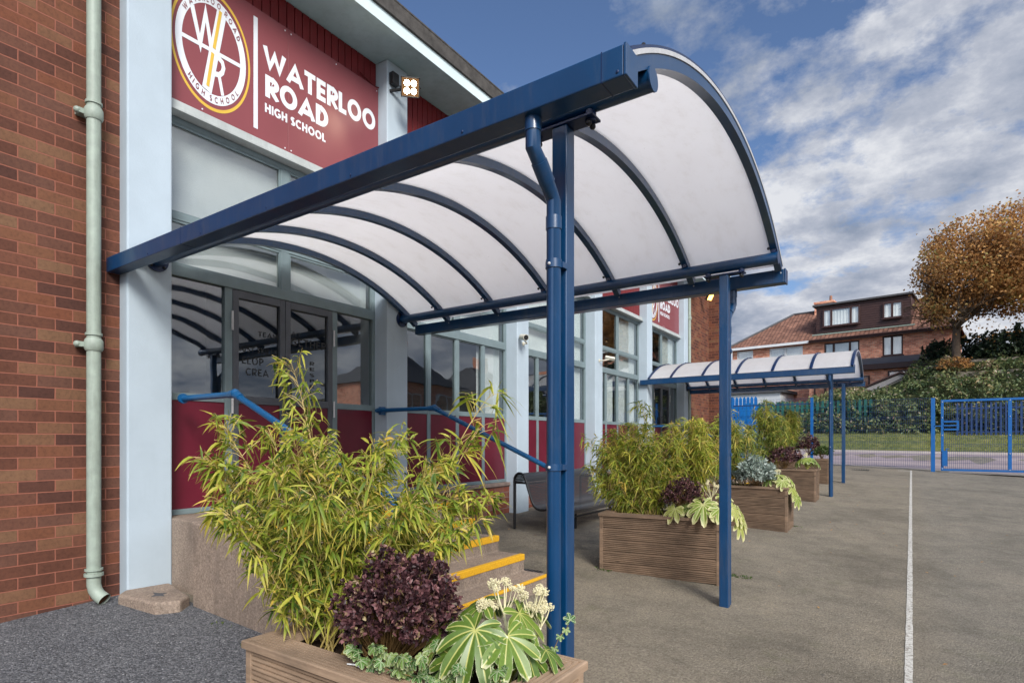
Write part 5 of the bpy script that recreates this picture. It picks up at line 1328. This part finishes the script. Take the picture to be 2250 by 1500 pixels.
# ---- things across the yard that the glass reflects
def mirror_house(y0, label, x0=19.0):
    T = thing('brick_house', label, 'house', (x0, y0, 0), 'brick houses across the yard'); y1 = y0 + 8
    mb = MB(); mb.box(x0, x0 + 7, y0, y1, 0, 5.6); mb.build('wall', M['brick2'], T)
    mb = MB(); mb.add([(x0 - .4, y0 - .3, 5.6), (x0 - .4, y1 + .3, 5.6), (x0 + 7.4, y1 + .3, 5.6), (x0 + 7.4, y0 - .3, 5.6), (x0 + 3.5, y0 + 2.6, 8.2), (x0 + 3.5, y1 - 2.6, 8.2)], [(1, 0, 4, 5), (3, 2, 5, 4), (0, 3, 4), (2, 1, 5)]); mb.build('roof', M['fgrey'], T)
    mb = MB(); mb.box(x0 + 3, x0 + 4, y0 + 3.6, y0 + 4.6, 7.6, 9.2); mb.build('chimney', M['brick2'], T)
    for (a, z0, z1) in ((1.0, 3.6, 4.9), (5.0, 3.6, 4.9), (.8, 1.0, 2.5), (4.8, 1.0, 2.5)):
        f = MB(); b = y0 + a
        for q in ((b, b + .1, z0, z1), (b + 2.1, b + 2.2, z0, z1), (b + 1.05, b + 1.15, z0, z1), (b + .1, b + 2.1, z0, z0 + .1), (b + .1, b + 2.1, z1 - .1, z1)): f.box(x0 - .06, x0 - .005, *q)
        fo = f.build('window', M['white'], T); p = MB(); p.box(x0 - .02, x0 - .004, b + .11, b + 2.09, z0 + .1, z1 - .1); p.build('pane', M['houseglass'], fo)
    return T
for y, l in ((29, 'dark-roofed brick house reflected in the windows of the second bay'), (40, 'dark-roofed brick house reflected beside the bench pillar'), (52, 'dark-roofed brick house reflected in the farther windows')): mirror_house(y, l)
random.seed(9); lf = MB()
for i in range(3800):
    Y = random.uniform(4, 28); z = random.random(); X = 17 + random.uniform(0, 3) * z; h = 2.2 + .9 * math.sin(Y * .7) + .5 * math.sin(Y * 2.1)
    p = Vector((X, Y, -.2 + h * z)); blade(lf, p, rv(), random.uniform(.25, .5), .25, random.uniform(0, .7), .2, 2)
lb = MB(); lb.box(18.5, 20.5, 3, 28.5, -.5, 1.9)
tag(lf.build('hedge', M['hedge']), 'dark hedge across the yard, seen only as a reflection in the entrance glass', 'hedge', kind='stuff')
tag(lb.build('hedge_bank', M['bank']), kind='structure')
for i, (x, y, s) in enumerate(((21, 12, 3), (22, 18, 4), (20.5, 24, 5), (21.5, 7.5, 6))):
    tree(['bare leafless tree reflected in the left entrance side pane', 'bare leafless tree reflected in the entrance doors', 'bare leafless tree reflected in the right entrance side pane', 'bare leafless tree standing farthest left in the entrance reflections'][i], (x, y, -.2), 1.8, (x, y, 4), 2.1, 2.0, 0, 70 + s, 'autumn', .12, .1, 'bare_tree', True, 'bare trees across the yard')

# ================================================================== WORLD, SUN, CAMERA
w = bpy.data.worlds.new('World'); scn.world = w; w.use_nodes = True; nt = w.node_tree; nt.nodes.clear(); k = N(nt)
SUN_EL, SUN_AZ = 34, 128     # azimuth measured clockwise from +Y
sky = k.n('ShaderNodeTexSky', sky_type='NISHITA', sun_disc=False, sun_elevation=R(SUN_EL), sun_rotation=R(SUN_AZ), air_density=1.0, dust_density=.6, ozone_density=2.0)
tc = k.n('ShaderNodeTexCoord').outputs['Generated']
sp = k.n('ShaderNodeSeparateXYZ', inp={0: tc})
den = k.math('ADD', k.math('MAXIMUM', sp.outputs[2], 0.0), .28)
cv = k.n('ShaderNodeCombineXYZ', inp={0: k.math('DIVIDE', sp.outputs[0], den), 1: k.math('DIVIDE', sp.outputs[1], den), 2: 0.0}).outputs[0]
n1 = k.noise(k.mapv(cv, (1, 1, 1), (1.7, .4, 0)), 5.2, 11, .62)
n2 = k.noise(k.mapv(cv, (1, 1, 1), (5.2, 3.1, 0)), 1.5, 5, .6)
nn = k.math('ADD', k.math('MULTIPLY', n1, .72), k.math('MULTIPLY', n2, .28))
# more cloud towards +X side and the horizon
bias = k.math('ADD', k.math('MULTIPLY', k.math('ADD', sp.outputs[0], .12), .26), k.math('MULTIPLY', k.math('SUBTRACT', .40, sp.outputs[2]), .34))
mask = k.ramp(k.math('ADD', nn, bias), [(.425, (0, 0, 0)), (.47, (.35, .35, .35)), (.54, (1, 1, 1))])
cc = k.ramp(k.noise(k.mapv(cv, (1, 1, 1), (9.2, 1.1, 0)), 3.4, 9, .62), [(.36, (.30, .36, .48)), (.5, (.52, .56, .66)), (.62, (.84, .86, .91))])
skc = k.mix(1.0, sky.outputs[0], (.90, .96, 1.10), 'MULTIPLY')
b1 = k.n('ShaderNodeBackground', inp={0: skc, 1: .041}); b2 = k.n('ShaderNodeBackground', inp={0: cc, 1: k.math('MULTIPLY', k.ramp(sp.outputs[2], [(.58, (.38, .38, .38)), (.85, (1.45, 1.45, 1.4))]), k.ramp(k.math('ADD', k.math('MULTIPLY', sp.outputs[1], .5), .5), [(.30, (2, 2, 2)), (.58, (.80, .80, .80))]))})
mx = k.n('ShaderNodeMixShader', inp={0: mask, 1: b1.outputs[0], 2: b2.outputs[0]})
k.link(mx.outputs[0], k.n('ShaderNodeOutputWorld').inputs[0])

sl = bpy.data.lights.new('sun', 'SUN'); sl.energy = 1.4; sl.angle = R(20); sl.color = (1, .955, .89)
so = bpy.data.objects.new('sun', sl); COL.objects.link(so)
az = R(SUN_AZ); d = Vector((math.sin(az) * math.cos(R(SUN_EL)), math.cos(az) * math.cos(R(SUN_EL)), math.sin(R(SUN_EL))))
so.rotation_euler = d.to_track_quat('Z', 'Y').to_euler()

cam = bpy.data.cameras.new('camera'); co = bpy.data.objects.new('camera', cam); COL.objects.link(co)
cam.sensor_width = 36; cam.lens = 36 * 1272 / 2250; cam.shift_y = (969 - 750) / 2250; cam.clip_start = .05; cam.clip_end = 2000
co.location = (0, 0, 1.3); co.rotation_euler = (R(90), 0, math.atan(868 / 1272)); scn.camera = co
scn.view_settings.view_transform = 'Standard'; scn.view_settings.look = 'None'; scn.view_settings.gamma = 1; scn.view_settings.exposure = 1.58
scn.cycles.max_bounces = 8; scn.cycles.transparent_max_bounces = 16; scn.cycles.caustics_reflective = False; scn.cycles.caustics_refractive = False
